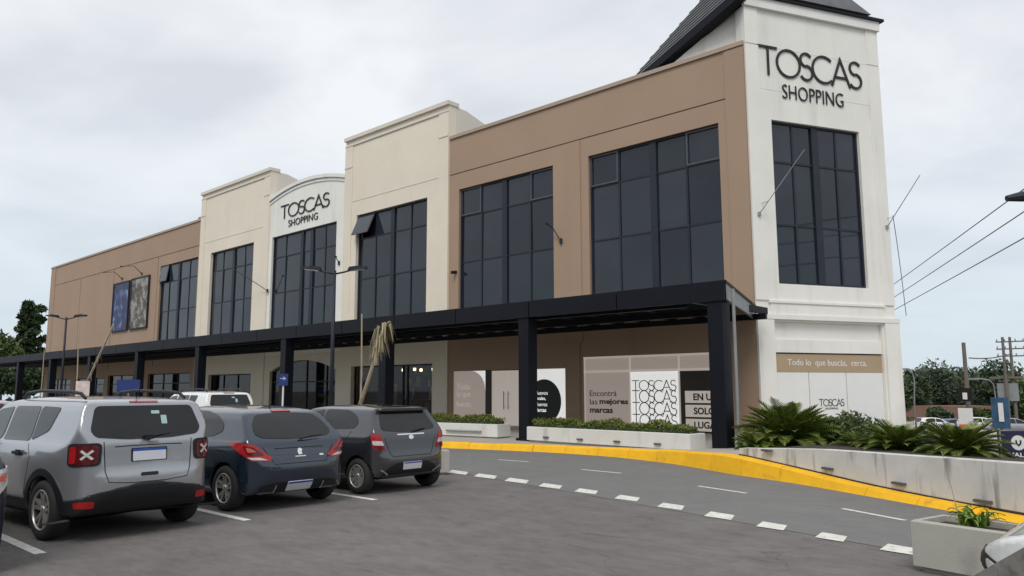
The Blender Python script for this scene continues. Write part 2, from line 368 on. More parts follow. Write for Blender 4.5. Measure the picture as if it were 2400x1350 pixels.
# smooth road sheet between kerb and the dashed line
DA, DB = hz_(1075, 1108), hz_(2100, 1290)
dash_dir = (DB-DA).normalized(); dash_n = Vector((-dash_dir.y, dash_dir.x, 0))
mb = MB()
def dash_y(x): return DA.y+(x-DA.x)*dash_dir.y/dash_dir.x
for p in KL:
    mb.v.append((p[0], p[1]+.02, .004))
for p in KL:
    mb.v.append((p[0], min(dash_y(p[0])+.02, p[1]-1.0), .004))
mb.f = [(n+i, n+i+1, i+1, i) for i in range(n-1)]; mb.mi = [0]*len(mb.f)
road = struct(mb.build('road', road_m, fixn=False))
def mark(quad, name, parent=None, z=.008):
    mb = MB(); mb.add([(q.x, q.y, z) for q in quad], [(0, 1, 2, 3)]); return mb.build(name, linewhite, parent, fixn=False)
def line_mark(a, b, wd, name='lane_line', parent=road, z=.008):
    d = (b-a).normalized(); s = Vector((-d.y, d.x, 0))*wd/2; return mark([a-s, b-s, b+s, a+s], name, parent, z)
for x0, y0, x1, y1 in [(1048, 1107, 1098, 1109), (1110, 1114, 1165, 1120), (1182, 1125, 1240, 1130), (1262, 1137, 1318, 1143), (1346, 1149, 1402, 1156), (1440, 1164, 1500, 1173), (1540, 1183, 1605, 1193), (1650, 1204, 1722, 1216), (1772, 1228, 1845, 1240), (1910, 1253, 1986, 1267), (2062, 1281, 2150, 1297)]:
    wq = x1-x0; yc = (y0+y1)/2; hq = .15*wq*min(1, .75+.25*(x0-1000)/900)
    mark([hz_(x0, yc+.01*wq), hz_(x0+.88*wq, yc+hq), hz_(x1, yc-.015*wq), hz_(x0+.22*wq, yc-hq)], 'dash', road)
for x0, y0, x1, y1 in [(1168, 1078, 1238, 1083), (1362, 1101, 1456, 1110), (1636, 1140, 1750, 1157), (1974, 1193, 2122, 1221), (2330, 1252, 2480, 1275)]:
    line_mark(hz_(x0, y0), hz_(x1, y1), .075, 'lane_line')
for px, py in ((95, 1298), (580, 1220), (880, 1172)):
    e = hz_(px, py); line_mark(Vector((e.x-5, e.y, 0)), e, .11, 'parking_line', ground, .004)
# ================================================================== BUILDING
YF = 22.0
mall = empty('shopping_centre', (-40, YF, 0), 0, 'two-storey brown, beige and white shopping centre with dark upper windows and a corner tower', 'building')
def wallpanel(name, T, u0, u1, v0, v1, holes, d0, d1, mat_, parent, extra_u=()):
    us = sorted(set([u0, u1]+[q for h in holes for q in h[:2]])); vs_ = sorted(set([v0, v1]+[q for h in holes for q in h[2:]]))
    def openc(i, j):
        if i < 0 or j < 0 or i >= len(us)-1 or j >= len(vs_)-1: return True
        cu, cv = (us[i]+us[i+1])/2, (vs_[j]+vs_[j+1])/2
        return any(h[0] < cu < h[1] and h[2] < cv < h[3] for h in holes)
    mb = MB()
    for i in range(len(us)-1):
        for j in range(len(vs_)-1):
            if openc(i, j): continue
            a, b, c, d = us[i], us[i+1], vs_[j], vs_[j+1]
            mb.add([T(a, d0, c), T(b, d0, c), T(b, d0, d), T(a, d0, d)], [(0, 1, 2, 3)])
            mb.add([T(a, d1, c), T(b, d1, c), T(b, d1, d), T(a, d1, d)], [(3, 2, 1, 0)])
            if openc(i-1, j): mb.add([T(a, d0, c), T(a, d0, d), T(a, d1, d), T(a, d1, c)], [(0, 1, 2, 3)])
            if openc(i+1, j): mb.add([T(b, d0, c), T(b, d1, c), T(b, d1, d), T(b, d0, d)], [(0, 1, 2, 3)])
            if openc(i, j-1): mb.add([T(a, d0, c), T(a, d1, c), T(b, d1, c), T(b, d0, c)], [(0, 1, 2, 3)])
            if openc(i, j+1): mb.add([T(a, d0, d), T(b, d0, d), T(b, d1, d), T(a, d1, d)], [(0, 1, 2, 3)])
    return mb.build(name, mat_, parent, fixn=False)
def TF(u, d, v): return (u, YF-d, v)        # facade frame: d = outwards
TC = Vector((-10.33, YF, 0)); td = Vector((math.cos(math.radians(63)), math.sin(math.radians(63)), 0)); tn = Vector((td.y, -td.x, 0))
def TT(u, d, v):
    q = TC+td*u+tn*d; return (q.x, q.y, v)
def boxp(name, T, u0, u1, d0, d1, v0, v1, mat_, parent=mall):
    mb = MB(); mb.box(u0, u1, d0, d1, v0, v1, T=T); return mb.build(name, mat_, parent)
# windows: frame + mullions as the part, panes as sub-parts
def window(T, u0, u1, v0, v1, cols, rows, wide=None, dep_=-.16, light=(), parent=mall, name='window', open_cell=None, skip=(), open_ang=24):
    mb = MB(); fw_ = .07
    mb.box(u0, u1, dep_-.06, dep_+.05, v0, v0+fw_, T=T); mb.box(u0, u1, dep_-.06, dep_+.05, v1-fw_, v1, T=T)
    mb.box(u0, u0+fw_, dep_-.06, dep_+.05, v0+fw_, v1-fw_, T=T); mb.box(u1-fw_, u1, dep_-.06, dep_+.05, v0+fw_, v1-fw_, T=T)
    for k, c in enumerate(cols):
        hw = .13 if (wide and k in wide) else .035
        mb.box(c-hw, c+hw, dep_-.05, dep_+(.07 if hw > .1 else .035), v0+fw_, v1-fw_, T=T)
    for r in rows: mb.box(u0+fw_, u1-fw_, dep_-.05, dep_+.028, r-.03, r+.03, T=T)
    fr_ = mb.build(name, frame_m, parent)
    ue = [u0]+list(cols)+[u1]; ve = [v0]+list(rows)+[v1]
    for i in range(len(ue)-1):
        for j in range(len(ve)-1):
            if open_cell == (i, j) or (i, j) in skip: continue
            a, b, c, d = ue[i]+.02, ue[i+1]-.02, ve[j]+.02, ve[j+1]-.02
            t1, t2 = random.uniform(-.009, .009), random.uniform(-.009, .009)
            p = MB(); p.add([T(a, dep_-t1-t2, c), T(b, dep_+t1-t2, c), T(b, dep_+t1+t2, d), T(a, dep_-t1+t2, d)], [(0, 1, 2, 3)])
            o = p.build('pane', random.choice(pane_ms), parent, fixn=False); o.parent = fr_
            if (i, j) in light:
                q = MB()
                for (x0, x1, y0, y1) in ((a, b, c, c+.06), (a, b, d-.06, d), (a, a+.06, c+.06, d-.06), (b-.06, b, c+.06, d-.06)): q.box(x0, x1, dep_-.02, dep_+.06, y0, y1, T=T)
                s_ = q.build('sash', framel_m, parent); s_.parent = fr_
    if open_cell:
        i, j = open_cell; a, b, c, d = ue[i]+.04, ue[i+1]-.04, ve[j]+.04, ve[j+1]-.04; h = d-c; ang = math.radians(open_ang)
        Tt = lambda u, dd, v: T(u, dep_+.05+math.sin(ang)*(d-v)+dd*math.cos(ang), d-(d-v)*math.cos(ang)+dd*math.sin(ang))
        q = MB(); q.box(a, b, 0, .05, c, d, T=Tt); s_ = q.build('sash', framel_m, parent); s_.parent = fr_
        q = MB(); q.add([Tt(a+.07, .054, c+.07), Tt(b-.07, .054, c+.07), Tt(b-.07, .054, d-.07), Tt(a+.07, .054, d-.07)], [(0, 1, 2, 3)]); g_ = q.build('pane', pane_m, parent, fixn=False); g_.parent = fr_
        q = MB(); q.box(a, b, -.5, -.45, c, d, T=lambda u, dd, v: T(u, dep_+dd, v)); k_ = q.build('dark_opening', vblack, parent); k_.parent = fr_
    return fr_
ZT, ZB = 10.1, 4.4
R1, R2 = 8.92, 6.93
# --- right brown wing
hA = (-16.56, -11.33, ZB, ZT); hB = (-23.45, -18.24, ZB, ZT)
wallpanel('wall', TF, -24.05, -10.36, 3.3, 10.80, [hA, hB], 0, -.35, brown, mall)
wallpanel('wall', TF, -24.05, -10.36, 10.845, 12.42, [], 0, -.35, brown, mall)
boxp('groove', TF, -24.05, -10.36, -.30, -.06, 10.80, 10.845, brown)
boxp('pilaster', TF, -17.5, -16.92, 0, .035, 3.3, 10.79, brown); boxp('pilaster', TF, -11.04, -10.37, 0, .035, 3.3, 12.40, brown)
boxp('coping', TF, -24.0, -10.36, -.45, .07, 12.42, 12.56, brown_trim)
window(TF, *hA, [-15.3, -13.87, -12.6], [R2, R1], wide=(1,), light=((0, 2), (3, 2)))
window(TF, *hB, [-22.2, -20.87, -19.5], [R2, R1], wide=(1,), light=((3, 2), (0, 2)))
# --- left brown wing
hF = (-53.35, -47.7, ZB, ZT)
wallpanel('wall', TF, -76.45, -47.42, 3.3, 10.80, [hF], 0, -.35, brown, mall)
wallpanel('wall', TF, -76.45, -47.42, 10.845, 12.42, [], 0, -.35, brown, mall)
boxp('groove', TF, -76.45, -47.42, -.30, -.06, 10.80, 10.845, brown)
for xx in (-69.1, -62.0): boxp('pilaster', TF, xx-.3, xx+.3, 0, .035, 3.3, 10.79, brown)
boxp('pilaster', TF, -54.6, -53.75, 0, .035, 3.3, 10.79, brown); boxp('pilaster', TF, -76.45, -75.3, 0, .035, 3.3, 12.40, brown)
boxp('coping', TF, -76.5, -47.42, -.45, .07, 12.42, 12.56, brown_trim)
window(TF, *hF, [-52.1, -50.6, -49.1], [R2, R1], wide=(1,), open_cell=(0, 2), open_ang=9)
# --- beige bays
def bay(x0, x1, hole, cols, opening, dz, **kw):
    wallpanel('wall', TF, x0, x1, dz, 14.02, [hole, opening], .05, -.35, beige, mall)
    boxp('cornice', TF, x0-.04, x1+.04, -.5, .17, 14.02, 14.2, beige_trim); boxp('moulding', TF, x0, x1, .05, .11, 13.72, 13.80, beige_trim)
    for a, b in ((x0, x0+.62), (x1-.62, x1)):
        boxp('pilaster', TF, a, b, .05, .09, 4.2, 13.72, beige)
        boxp('band', TF, a-.004, b+.004, .09, .115, 12.60, 12.68, beige_trim)
    boxp('band', TF, x0+.62, x1-.62, .05, .064, 10.84, 10.88, beige_trim)
    for a, b in ((x0, x0+.35), (x1-.35, x1)):
        mb = MB(); mb.prism([(YF+.35, 12.2), (YF+8, 12.2), (YF+8, 12.55), (YF+6.2, 12.6), (YF+1.0, 14.0), (YF+.35, 14.02)], lambda u, d, v: (d, u, v), a, b); mb.build('parapet_return', beige_trim, mall)
    window(TF, *hole, cols, [R2, R1], **kw)
hC = (-30.7, -25.45, ZB, ZT); hE = (-45.9, -40.62, ZB, ZT); hD = (-38.68, -32.45, ZB, ZT)
bay(-31.72, -24.05, hC, [-29.35, -28.05, -26.75], (-30.85, -25.0, .0, 2.74), -1, wide=(1,), open_cell=(0, 2))
bay(-47.42, -38.98, hE, [-44.55, -43.2, -41.9], (-45.45, -40.34, .0, 2.56), -1, wide=(1,))
# --- white arched bay
hD2 = (-38.4, -32.2, 0.0, 2.85)
wallpanel('wall', TF, -38.98, -31.72, 3.5, 12.2, [hD], 0, -.35, white, mall)
def arcz(x, z0=12.36, rise=.50): t = (x+35.35)/3.63; return z0+rise*(1-t*t)
ax = [-38.98+7.26*i/16 for i in range(17)]
mb = MB(); mb.prism([(-38.98, 12.2), (-31.72, 12.2)]+[(x, arcz(x)-.02) for x in reversed(ax)], TF, -.35, .0); mb.build('gable_wall', white, mall)
mb = MB(); mb.prism([(x, arcz(x)-.34) for x in ax]+[(x, arcz(x)-.24) for x in reversed(ax)], TF, .001, .05); mb.build('arch_moulding', white_trim, mall)
mb = MB(); mb.prism([(x, arcz(x)-.16) for x in ax]+[(x, arcz(x)+.02) for x in reversed(ax)], TF, -.4, .12); mb.build('arch_moulding', white_trim, mall)
window(TF, *hD, [-37.4, -35.75, -34.8, -33.6], [R2, R1], wide=(1, 2))
# arched shop entrance below
def ez(x): t = (x+35.3)/3.1; return 2.62+.55*(1-t*t)
ex = [-38.4+6.2*i/14 for i in range(15)]
mb = MB()
mb.prism([(-38.98, -1), (-38.4, -1), (-38.4, ez(-38.4)), (-38.98, ez(-38.4))], TF, 0, -.35); mb.prism([(-32.2, -1), (-31.72, -1), (-31.72, ez(-32.2)), (-32.2, ez(-32.2))], TF, 0, -.35)
top_ = [(-31.72, ez(-32.2)), (-31.72, 3.5), (-38.98, 3.5), (-38.98, ez(-38.4))]
mb.prism([(x, ez(x)) for x in ex]+top_, TF, 0, -.35); mb.build('entrance_wall', beige, mall)
TWD = 5.45
# roof and rear walls (close the volume)
mb = MB(); mb.box(-76.4, -15, YF+.36, YF+26, 12.0, 12.2); mb.build('roof', roofdark, mall)
mb = MB(); mb.box(-15.2, -14.9, YF+8, YF+25.7, -2.5, 12.0); mb.prism([(-10.5, YF+.6), TT(TWD-.3, -.45, 0)[:2], TT(TWD-2.2, -3.5, 0)[:2], (-13, YF+8)], lambda a, d, b: (a, b, d), -1.5, 13.7); mb.build('tower_flank', white, mall)
mb = MB(); mb.box(-76.4, -76.1, YF+.36, YF+26, -1.2, 12.0); mb.box(-76.1, -15, YF+25.7, YF+26, -2.5, 12.0); mb.build('rear_wall', brown, mall)
mb = MB(); mb.tube([(-53.9, YF+3, 12.2), (-53.9, YF+3, 14.1)], .28, 12); mb.build('roof_vent', steelgrey, mall)
# ground floor of the brown wings: piers and bands
gh = [(-23.8, -17.75, 0.0, 2.40), (-16.95, -11.2, 0.0, 2.76)]
wallpanel('ground_wall', TF, -24.05, -10.36, -1, 3.3, gh, 0, -.35, brown, mall)
boxp('pilaster', TF, -17.6, -17.05, 0, .05, .1, 3.3, brown)
gl = [(-54.4, -48.0, 0.0, 2.75), (-61.6, -55.2, 0.0, 2.75), (-68.6, -62.4, 0.0, 2.6), (-75.2, -69.6, 0.0, 2.6)]
wallpanel('ground_wall', TF, -76.45, -47.42, -1, 3.3, gl, 0, -.35, brown, mall)
# shop fronts: glazing frame with panes in the openings
def shopfront(u0, u1, v1, cols, rows, depth=-.2, arch=None):
    mb = MB(); f = .06
    mb.box(u0, u0+f, depth-.05, depth+.05, .2, v1, T=TF); mb.box(u1-f, u1, depth-.05, depth+.05, .2, v1, T=TF)
    if not arch: mb.box(u0+f, u1-f, depth-.05, depth+.05, v1-f, v1, T=TF)
    mb.box(u0+f, u1-f, depth-.05, depth+.05, .2, .32, T=TF)
    for c in cols: mb.box(c-.03, c+.03, depth-.045, depth+.045, .32, (arch(c) if arch else v1-f), T=TF)
    for r in rows: mb.box(u0+f, u1-f, depth-.04, depth+.04, r-.03, r+.03, T=TF)
    fr_ = mb.build('shopfront', frame_m, mall)
    ue = [u0]+list(cols)+[u1]
    for a, b in zip(ue, ue[1:]):
        p = MB()
        if arch:
            xs_ = [a+(b-a)*k/6 for k in range(7)]; p.add([TF(x, depth, .25) for x in xs_]+[TF(x, depth, arch(x)) for x in xs_], [(k, k+1, k+8, k+7) for k in range(6)])
        else: p.add([TF(a, depth, .25), TF(b, depth, .25), TF(b, depth, v1), TF(a, depth, v1)], [(0, 1, 2, 3)])
        o = p.build('pane', shopglass, mall, fixn=False); o.parent = fr_
    return fr_
shopfront(-30.85, -25.0, 2.74, [-28.6, -27.2, -26.9], [])
shopfront(-38.4, -32.2, 2.7, [-36.6, -35.0, -34.1, -33.2], [2.05], arch=ez)
shopfront(-45.45, -40.34, 2.56, [-43.9, -42.2], [])
for (a, b, z0, z1) in gl: shopfront(a, b, z1, [a+(b-a)*.33, a+(b-a)*.67], [2.1])
# shop rooms
mb = MB(); mb.box(-76, -31.9, YF+5, YF+5.1, -.5, 3.3); mb.box(-31.6, -24, YF+4, YF+4.1, -.5, 3.3); mb.box(-76, -24, YF+.4, YF+5, 3.2, 3.3); mb.box(-76, -24, YF+.4, YF+5, .15, .2)
for xx in (-24.1, -31.8, -39.2, -47.3, -54.8, -62): mb.box(xx, xx+.1, YF+.4, YF+5, .2, 3.2)
mb.build('shop_room', inside_m, mall)
rcols = [mat('goods_%s' % k, c, .7, .2, 3) for k, c in (('blue', (.03, .05, .30)), ('red', (.3, .04, .03)), ('white', (.6, .6, .58)), ('tan', (.35, .25, .14)), ('green', (.06, .16, .06)), ('dark', (.03, .03, .035)))]
rk = empty('display_shelf', (-28, YF+3.6, .2), 0, 'stocked wall shelves inside the shop behind the black-framed window', 'shelf')
for i in range(4):
    mb = MB(); mb.box(-30.6, -25.3, YF+3.3, YF+3.9, .5+i*.62, .54+i*.62); mb.build('shelf_board', inside_m, rk)
    x = -30.5
    while x < -25.5:
        wd = random.uniform(.12, .4); mb = MB(); mb.box(x, x+wd, YF+3.35, YF+3.75, .54+i*.62, .54+i*.62+random.uniform(.15, .5)); mb.build('goods', random.choice(rcols), rk); x += wd+random.uniform(.03, .25)
warm = mat('warm_lamp', (.9, .7, .4), .5); warm.node_tree.nodes['Principled BSDF'].inputs['Emission Color'].default_value = (1, .72, .4, 1); warm.node_tree.nodes['Principled BSDF'].inputs['Emission Strength'].default_value = 6
o = empty('spot_lamps', (-27, YF+1.5, 2.9), 0, 'row of small warm spot lamps inside the black-framed shop window', 'lamp')
for k in range(7): mb = MB(); xq = -29.8+k*.72; mb.tube([(xq, YF+1.2+.5*(k % 3), 3.2), (xq, YF+1.2+.5*(k % 3), 2.62)], .02, 6); mb.build('stem', frame_m, o); mb = MB(); mb.tube([(xq, YF+1.2+.5*(k % 3), 2.62), (xq, YF+1.2+.5*(k % 3), 2.5)], .06, 8); mb.build('bulb', warm, o)
for k, (xa, xb, za, zb, yy, gi) in enumerate(((-45.0, -43.6, .3, 1.6, 2.4, 5), (-43.2, -41.8, .3, 1.2, 1.5, 3), (-41.5, -40.7, .3, 2.0, 2.0, 4), (-37.9, -36.9, .3, 1.9, 2.6, 3), (-36.4, -35.2, .3, 1.3, 3.2, 4), (-33.9, -33.0, .3, 2.1, 2.2, 2), (-30.4, -29.7, .3, 2.2, 1.0, 4), (-29.3, -28.9, .3, 1.9, .7, 2), (-53, -51, .3, 1.4, 1.2, 5), (-50.2, -48.6, .3, 1.7, 2.0, 3), (-60, -58, .3, 1.6, 1.4, 0), (-67, -65, .3, 1.5, 1.5, 4))):
    o = empty('display_unit', (xa, YF+yy, za), 0, ('dark', 'low tan', 'green', 'tall tan', 'green', 'white', 'tall green', 'slim white', 'dark wide', 'tan', 'blue', 'green wide')[k]+' display unit inside the '+('far beige bay shop beside its left edge', 'far beige bay shop at its middle', 'far beige bay shop beside its right edge', 'arched entrance beside its left edge', 'arched entrance at its middle', 'arched entrance near the lamp post', 'black-framed shop beside its left edge', 'black-framed shop behind the stake', 'first shop left of the beige bay', 'first shop left of the beige bay, by its right edge', 'shop behind the blue board', 'shop behind the leaning trunk')[k], 'display')
    mb = MB(); mb.box(xa, xb, YF+yy, YF+yy+.5, za, zb); mb.build('carcass', rcols[gi], o)
    for j in range(3): mb = MB(); mb.box(xa+.06, xb-.06, YF+yy-.03, YF+yy, za+(zb-za)*(j+.15)/3, za+(zb-za)*(j+.8)/3); mb.build('shelf_face', rcols[(gi+j+1) % 6], o)
def mannequin(x, y, label, c):
    o = empty('mannequin', (x, y, .32), 0, label, 'mannequin', 'mannequins in the shop window')
    def prof(pts, name, m, n=12, sq=.62):
        mb = MB(); vs = []; 
        for (r, z) in pts: vs += [(x+r*math.cos(2*PI*k/n), y+r*sq*math.sin(2*PI*k/n), .32+z) for k in range(n)]
        fs = [(i*n+k, i*n+(k+1) % n, (i+1)*n+(k+1) % n, (i+1)*n+k) for i in range(len(pts)-1) for k in range(n)]
        mb.add(vs, fs+[tuple(range(n-1, -1, -1)), tuple((len(pts)-1)*n+k for k in range(n))]); mb.build(name, m, o, True)
    prof([(.17, .84), (.19, .9), (.15, 1.1), (.2, 1.33), (.21, 1.4), (.12, 1.47), (.05, 1.5), (.05, 1.56)], 'torso', c)
    prof([(.03, 1.55), (.085, 1.62), (.10, 1.7), (.08, 1.78), (.02, 1.82)], 'head', rcols[2], 10, 1)
    for s in (-1, 1):
        mb = MB(); mb.tube([(x+s*.09, y, 1.18), (x+s*.11, y, .78), (x+s*.11, y+.02, .40), (x+s*.11, y-.06, .33)], [.085, .065, .045, .04], 8); mb.build('leg', rcols[5], o, True)
        mb = MB(); mb.tube([(x+s*.20, y, 1.68), (x+s*.26, y, 1.42), (x+s*.25, y-.08, 1.17)], [.055, .045, .03], 8); mb.build('arm', rcols[2], o, True)
mannequin(-27.6, YF+.9, 'blue-shirted mannequin nearer the dark canopy column in the shop window', rcols[0]); mannequin(-25.9, YF+.9, 'white mannequin nearest the beige pier in the shop window', rcols[2])
# --- vinyl-covered shop fronts of the right wing
def panel(name, u0, u1, v0, v1, m, d=-.1, parent=mall, th=.04): return boxp(name, TF, u0, u1, d-th, d, v0, v1, m, parent)
FLZ = .24
panel('panel', -23.8, -21.92, FLZ, 2.38, glow_taupe); panel('mullion', -21.90, -21.64, FLZ, 2.40, vbrown, -.06); panel('panel', -19.9, -17.75, FLZ, 2.38, glow_white)
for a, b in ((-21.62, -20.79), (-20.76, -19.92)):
    dr = panel('door', a, b, FLZ, 2.36, glow_taupe_l, -.14)
    hx = (b-.1) if a < -21 else (a+.1)
    mb = MB(); mb.tube([TF(hx, -.06, .85), TF(hx, -.06, 1.55)], .018, 8); mb.tube([TF(hx, -.13, .95), TF(hx, -.06, .95)], .012, 6); mb.tube([TF(hx, -.13, 1.45), TF(hx, -.06, 1.45)], .012, 6); hd = mb.build('handle', steelgrey, mall); hd.parent = dr
mb = MB(); mb.prism([(-21.93, 2.37)]+[(-22.72+.78*math.cos(t), 1.59+.78*math.sin(t)) for t in [PI/2*k/12 for k in range(13)]], TF, -.098, -.09); mb.build('printed_curve', glow_white, mall)
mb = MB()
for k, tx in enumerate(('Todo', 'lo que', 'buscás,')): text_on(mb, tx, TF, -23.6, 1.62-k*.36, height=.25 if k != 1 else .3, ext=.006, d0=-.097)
mb.build('lettering', glow_taupe_l, mall)
mb = MB(); mb.prism([(-18.85+.82*math.cos(2*PI*k/40), 1.18+.82*math.sin(2*PI*k/40)) for k in range(40)], TF, -.098, -.092); mb.build('printed_disc', vblack, mall)
mb = MB()
for k, (tx, bd) in enumerate((('Nuevos', 0), ('Locales,', .02), ('Nuevas', 0), ('Marcas', .02))): text_on(mb, tx, TF, -19.3, 1.42-k*.21, height=.145, ext=.006, d0=-.0915, bold=bd)
mb.build('lettering', glow_white, mall)
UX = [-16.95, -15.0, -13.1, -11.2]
for i in range(3): panel('panel', UX[i]+.04, UX[i+1]-.04, 2.28, 2.70, glow_taupe)
panel('panel', UX[0]+.04, UX[1]-.02, FLZ, 2.2, glow_taupe); panel('panel', UX[1]+.02, UX[2]-.03, FLZ, 2.2, glow_white); panel('panel', UX[2]+.03, UX[3]-.04, FLZ, 2.2, vbrown)
mb = MB(); mb.box(UX[0], UX[3], -.13, -.05, 2.70, 2.76, T=TF); mb.box(UX[0], UX[3], -.13, -.07, 2.2, 2.28, T=TF)
for u in (UX[0]+.0, UX[1]-.02, UX[2]-.02, UX[3]-.04): mb.box(u, u+.04, -.13, -.07, .26, 2.70, T=TF)
mb.build('panel_frame', glow_taupe_l, mall)
mb = MB()
for k, (tx, bd) in enumerate((('Encontrá', 0), ('las ', 0), ('marcas', .03))): mb = MB(); text_on(mb, tx.strip(), TF, -16.72, 1.38-k*.29, height=.2 if k != 2 else .15, ext=.006, d0=-.097, bold=bd, width=(1.15, .33, .98)[k]); mb.build('lettering', vblack, mall)
mb = MB(); text_on(mb, 'mejores', TF, -16.3, 1.05, height=.24, width=1.2, ext=.006, d0=-.097, bold=.03); mb.build('lettering', vblack, mall)
for k in range(5):
    z0 = 1.56-k*.395; hh = .42 if z0+.42 < 1.95 else .36
    one = toscas(TF, -14.93, z0, 1.72, hh, .07, -.0985, -.09, vblack, mall, name=None); one.build('lettering', vblack, mall)
for k, tx in enumerate(('EN UN', 'SOLO', 'LUGAR')):
    panel('printed_strip', -12.9, -11.3, 1.18-k*.44, 1.56-k*.44, glow_taupe_l, -.085, th=.012)
    mb = MB(); text_on(mb, tx, TF, -12.6, 1.26-k*.44, height=.22, ext=.006, d0=-.084, bold=.03); mb.build('lettering', vblack, mall)
# --- tower
tw = (.9, 4.43, 4.83, 10.07); tg = (.62, 4.88, -.5, 3.66); TWD = 5.45
wallpanel('tower_wall', TT, 0, TWD, -1.5, 13.72, [tw, tg], 0, -.4, white, mall)
for a, b in ((0, .50), (4.95, TWD)):
    boxp('pilaster', TT, a-.001, b+.001, 0, .04, 4.3, 12.46, white); boxp('pilaster', TT, a-.001, b+.001, 0, .04, 12.50, 13.72, white)
    boxp('pier', TT, a-.02, b+.08, 0, .09, -1.5, 3.72, white)
boxp('ledge', TT, -.03, TWD+.11, 0, .105, 3.72, 3.86, white_trim); boxp('band', TT, .50, 4.95, 0, .05, 3.86, 4.22, white); boxp('moulding', TT, .45, 5.0, .0, .085, 4.22, 4.29, white_trim)
for zq in (12.48, 11.05): boxp('joint', TT, .5, 4.95, .0005, .006, zq, zq+.018, white_trim)
boxp('cornice', TT, -.04, TWD+.06, 0, .12, 13.72, 14.05, white_trim); boxp('flashing', TT, -.2, TWD+.2, -.3, .2, 14.05, 14.14, navy)
window(TT, *tw, [1.78, 2.66, 3.53], [6.72, 8.75], wide=(1,))
boxp('shutter_box', TT, .63, 4.87, -.3, -.12, 3.12, 3.66, white_trim); boxp('fascia', TT, .63, 4.87, -.3, -.06, 2.72, 3.115, white); boxp('brown_band', TT, .63, 4.87, -.3, -.1, 2.12, 2.68, vtan)
for a, b in ((.63, 1.91), (1.94, 3.37), (3.40, 4.87)): boxp('panel', TT, a, b, -.3, -.1, -.3, 2.115, vwhite)
mb = MB(); text_on(mb, 'Todo lo  que buscás,  cerca.', TT, 1.15, 2.27, width=3.1, ext=.006, d0=-.098); mb.build('lettering', vwhite, mall)
one = toscas(TT, 2.27, 1.08, .98, .22, .09, -.098, -.09, signblack, mall, name=None); text_on(one, 'SHOPPING', TT, 2.5, .98, width=.5, height=.06, ext=.006, d0=-.098); one.build('lettering', signblack, mall)
# side gable of the tower over the brown wing, and its slate roof
def onY(px, py, y): q = hy_(px, py, y); return q
gp = [onY(1738, 10, YF+.4), onY(1575, 152, YF+.4)]
mb = MB(); k = 4.2
mb.prism([(-10.36, 12.0), (-10.36, 14.05), (gp[1].x, gp[1].z), (gp[1].x-2.0, gp[1].z-2.0*(14.05-gp[1].z)/(-10.36-gp[1].x)), (-18, 12.0)], TF, -.70, -.37); mb.build('gable_wall', white, mall)
B_ = Vector(TT(-.22, .25, 14.18)); A0 = hy_(1505, 172, YF+.62); dirA = (A0-B_); A_ = B_+dirA*1.25
F_ = Vector(TT(5.05, .25, 14.18)); P_ = dep(1785, -163, 27.0); K_ = F_+Vector((-6.5, 1.2, 0)); 
slate = mat('slate_roof', (.105, .108, .115), .6, .25, 3, .3, 25)
mb = MB(); mb.add([A_, B_, F_, K_, P_], [(0, 1, 4), (1, 2, 4), (2, 3, 4), (3, 0, 4), (3, 2, 1, 0)]); mb.build('tower_roof', slate, mall, fixn=True)
# fascia board along the sloping edge
dr_ = (A_-B_).normalized(); upv = Vector((0, 0, 1))
def rake(name, o0, o1, h0, h1, m):
    vs = []
    for p in (B_, A_):
        for h in (h0, h1):
            for o in (o0, o1): vs.append(p+Vector((0, o, 0))+upv*h)
    mb = MB(); mb.add(vs, [(0, 1, 3, 2), (4, 6, 7, 5), (0, 4, 5, 1), (2, 3, 7, 6), (0, 2, 6, 4), (1, 5, 7, 3)]); mb.build(name, m, mall)
rake('rake_board', -.06, .02, -.34, .0, navy); rake('gutter', -.14, .35, -.36, -.30, navy)
# slate rows as slightly raised courses on the camera-side slope
for k in range(1, 14):
    a = A_.lerp(P_, k/14); b = B_.lerp(P_, k/14); nrm = (B_-A_).cross(P_-A_).normalized(); nrm = nrm if nrm.y < 0 else -nrm; dn = (A_.lerp(P_, (k+.12)/14)-a)
    mb = MB(); mb.add([a+nrm*.004, b+nrm*.004, b+nrm*.03, a+nrm*.03, b+dn+nrm*.004, a+dn+nrm*.004], [(0, 1, 2, 3), (3, 2, 4, 5)]); mb.build('slate_course', slate, mall)
# signs
sg = empty('wall_sign', TT(2.6, .05, 10.8), 0, 'large black TOSCAS SHOPPING lettering high on the white corner tower', 'sign')
toscas(TT, .50, 11.53, 4.18, .98, .078, .012, .045, signblack, sg)
mb = MB(); text_on(mb, 'SHOPPING', TT, 1.37, 10.83, width=2.46, height=.47, ext=.03, d0=.012, bold=-.012); mb.build('small_lettering', signblack, sg)
sg = empty('wall_sign', (-35.5, YF-.1, 10.5), 0, 'smaller black TOSCAS SHOPPING lettering under the arched white gable', 'sign')
toscas(TF, -37.85, 10.98, 4.75, .78, .085, .012, .045, signblack, sg)
mb = MB(); text_on(mb, 'SHOPPING', TF, -37.0, 10.46, width=2.85, height=.37, ext=.03, d0=.012, bold=-.008); mb.build('small_lettering', signblack, sg)
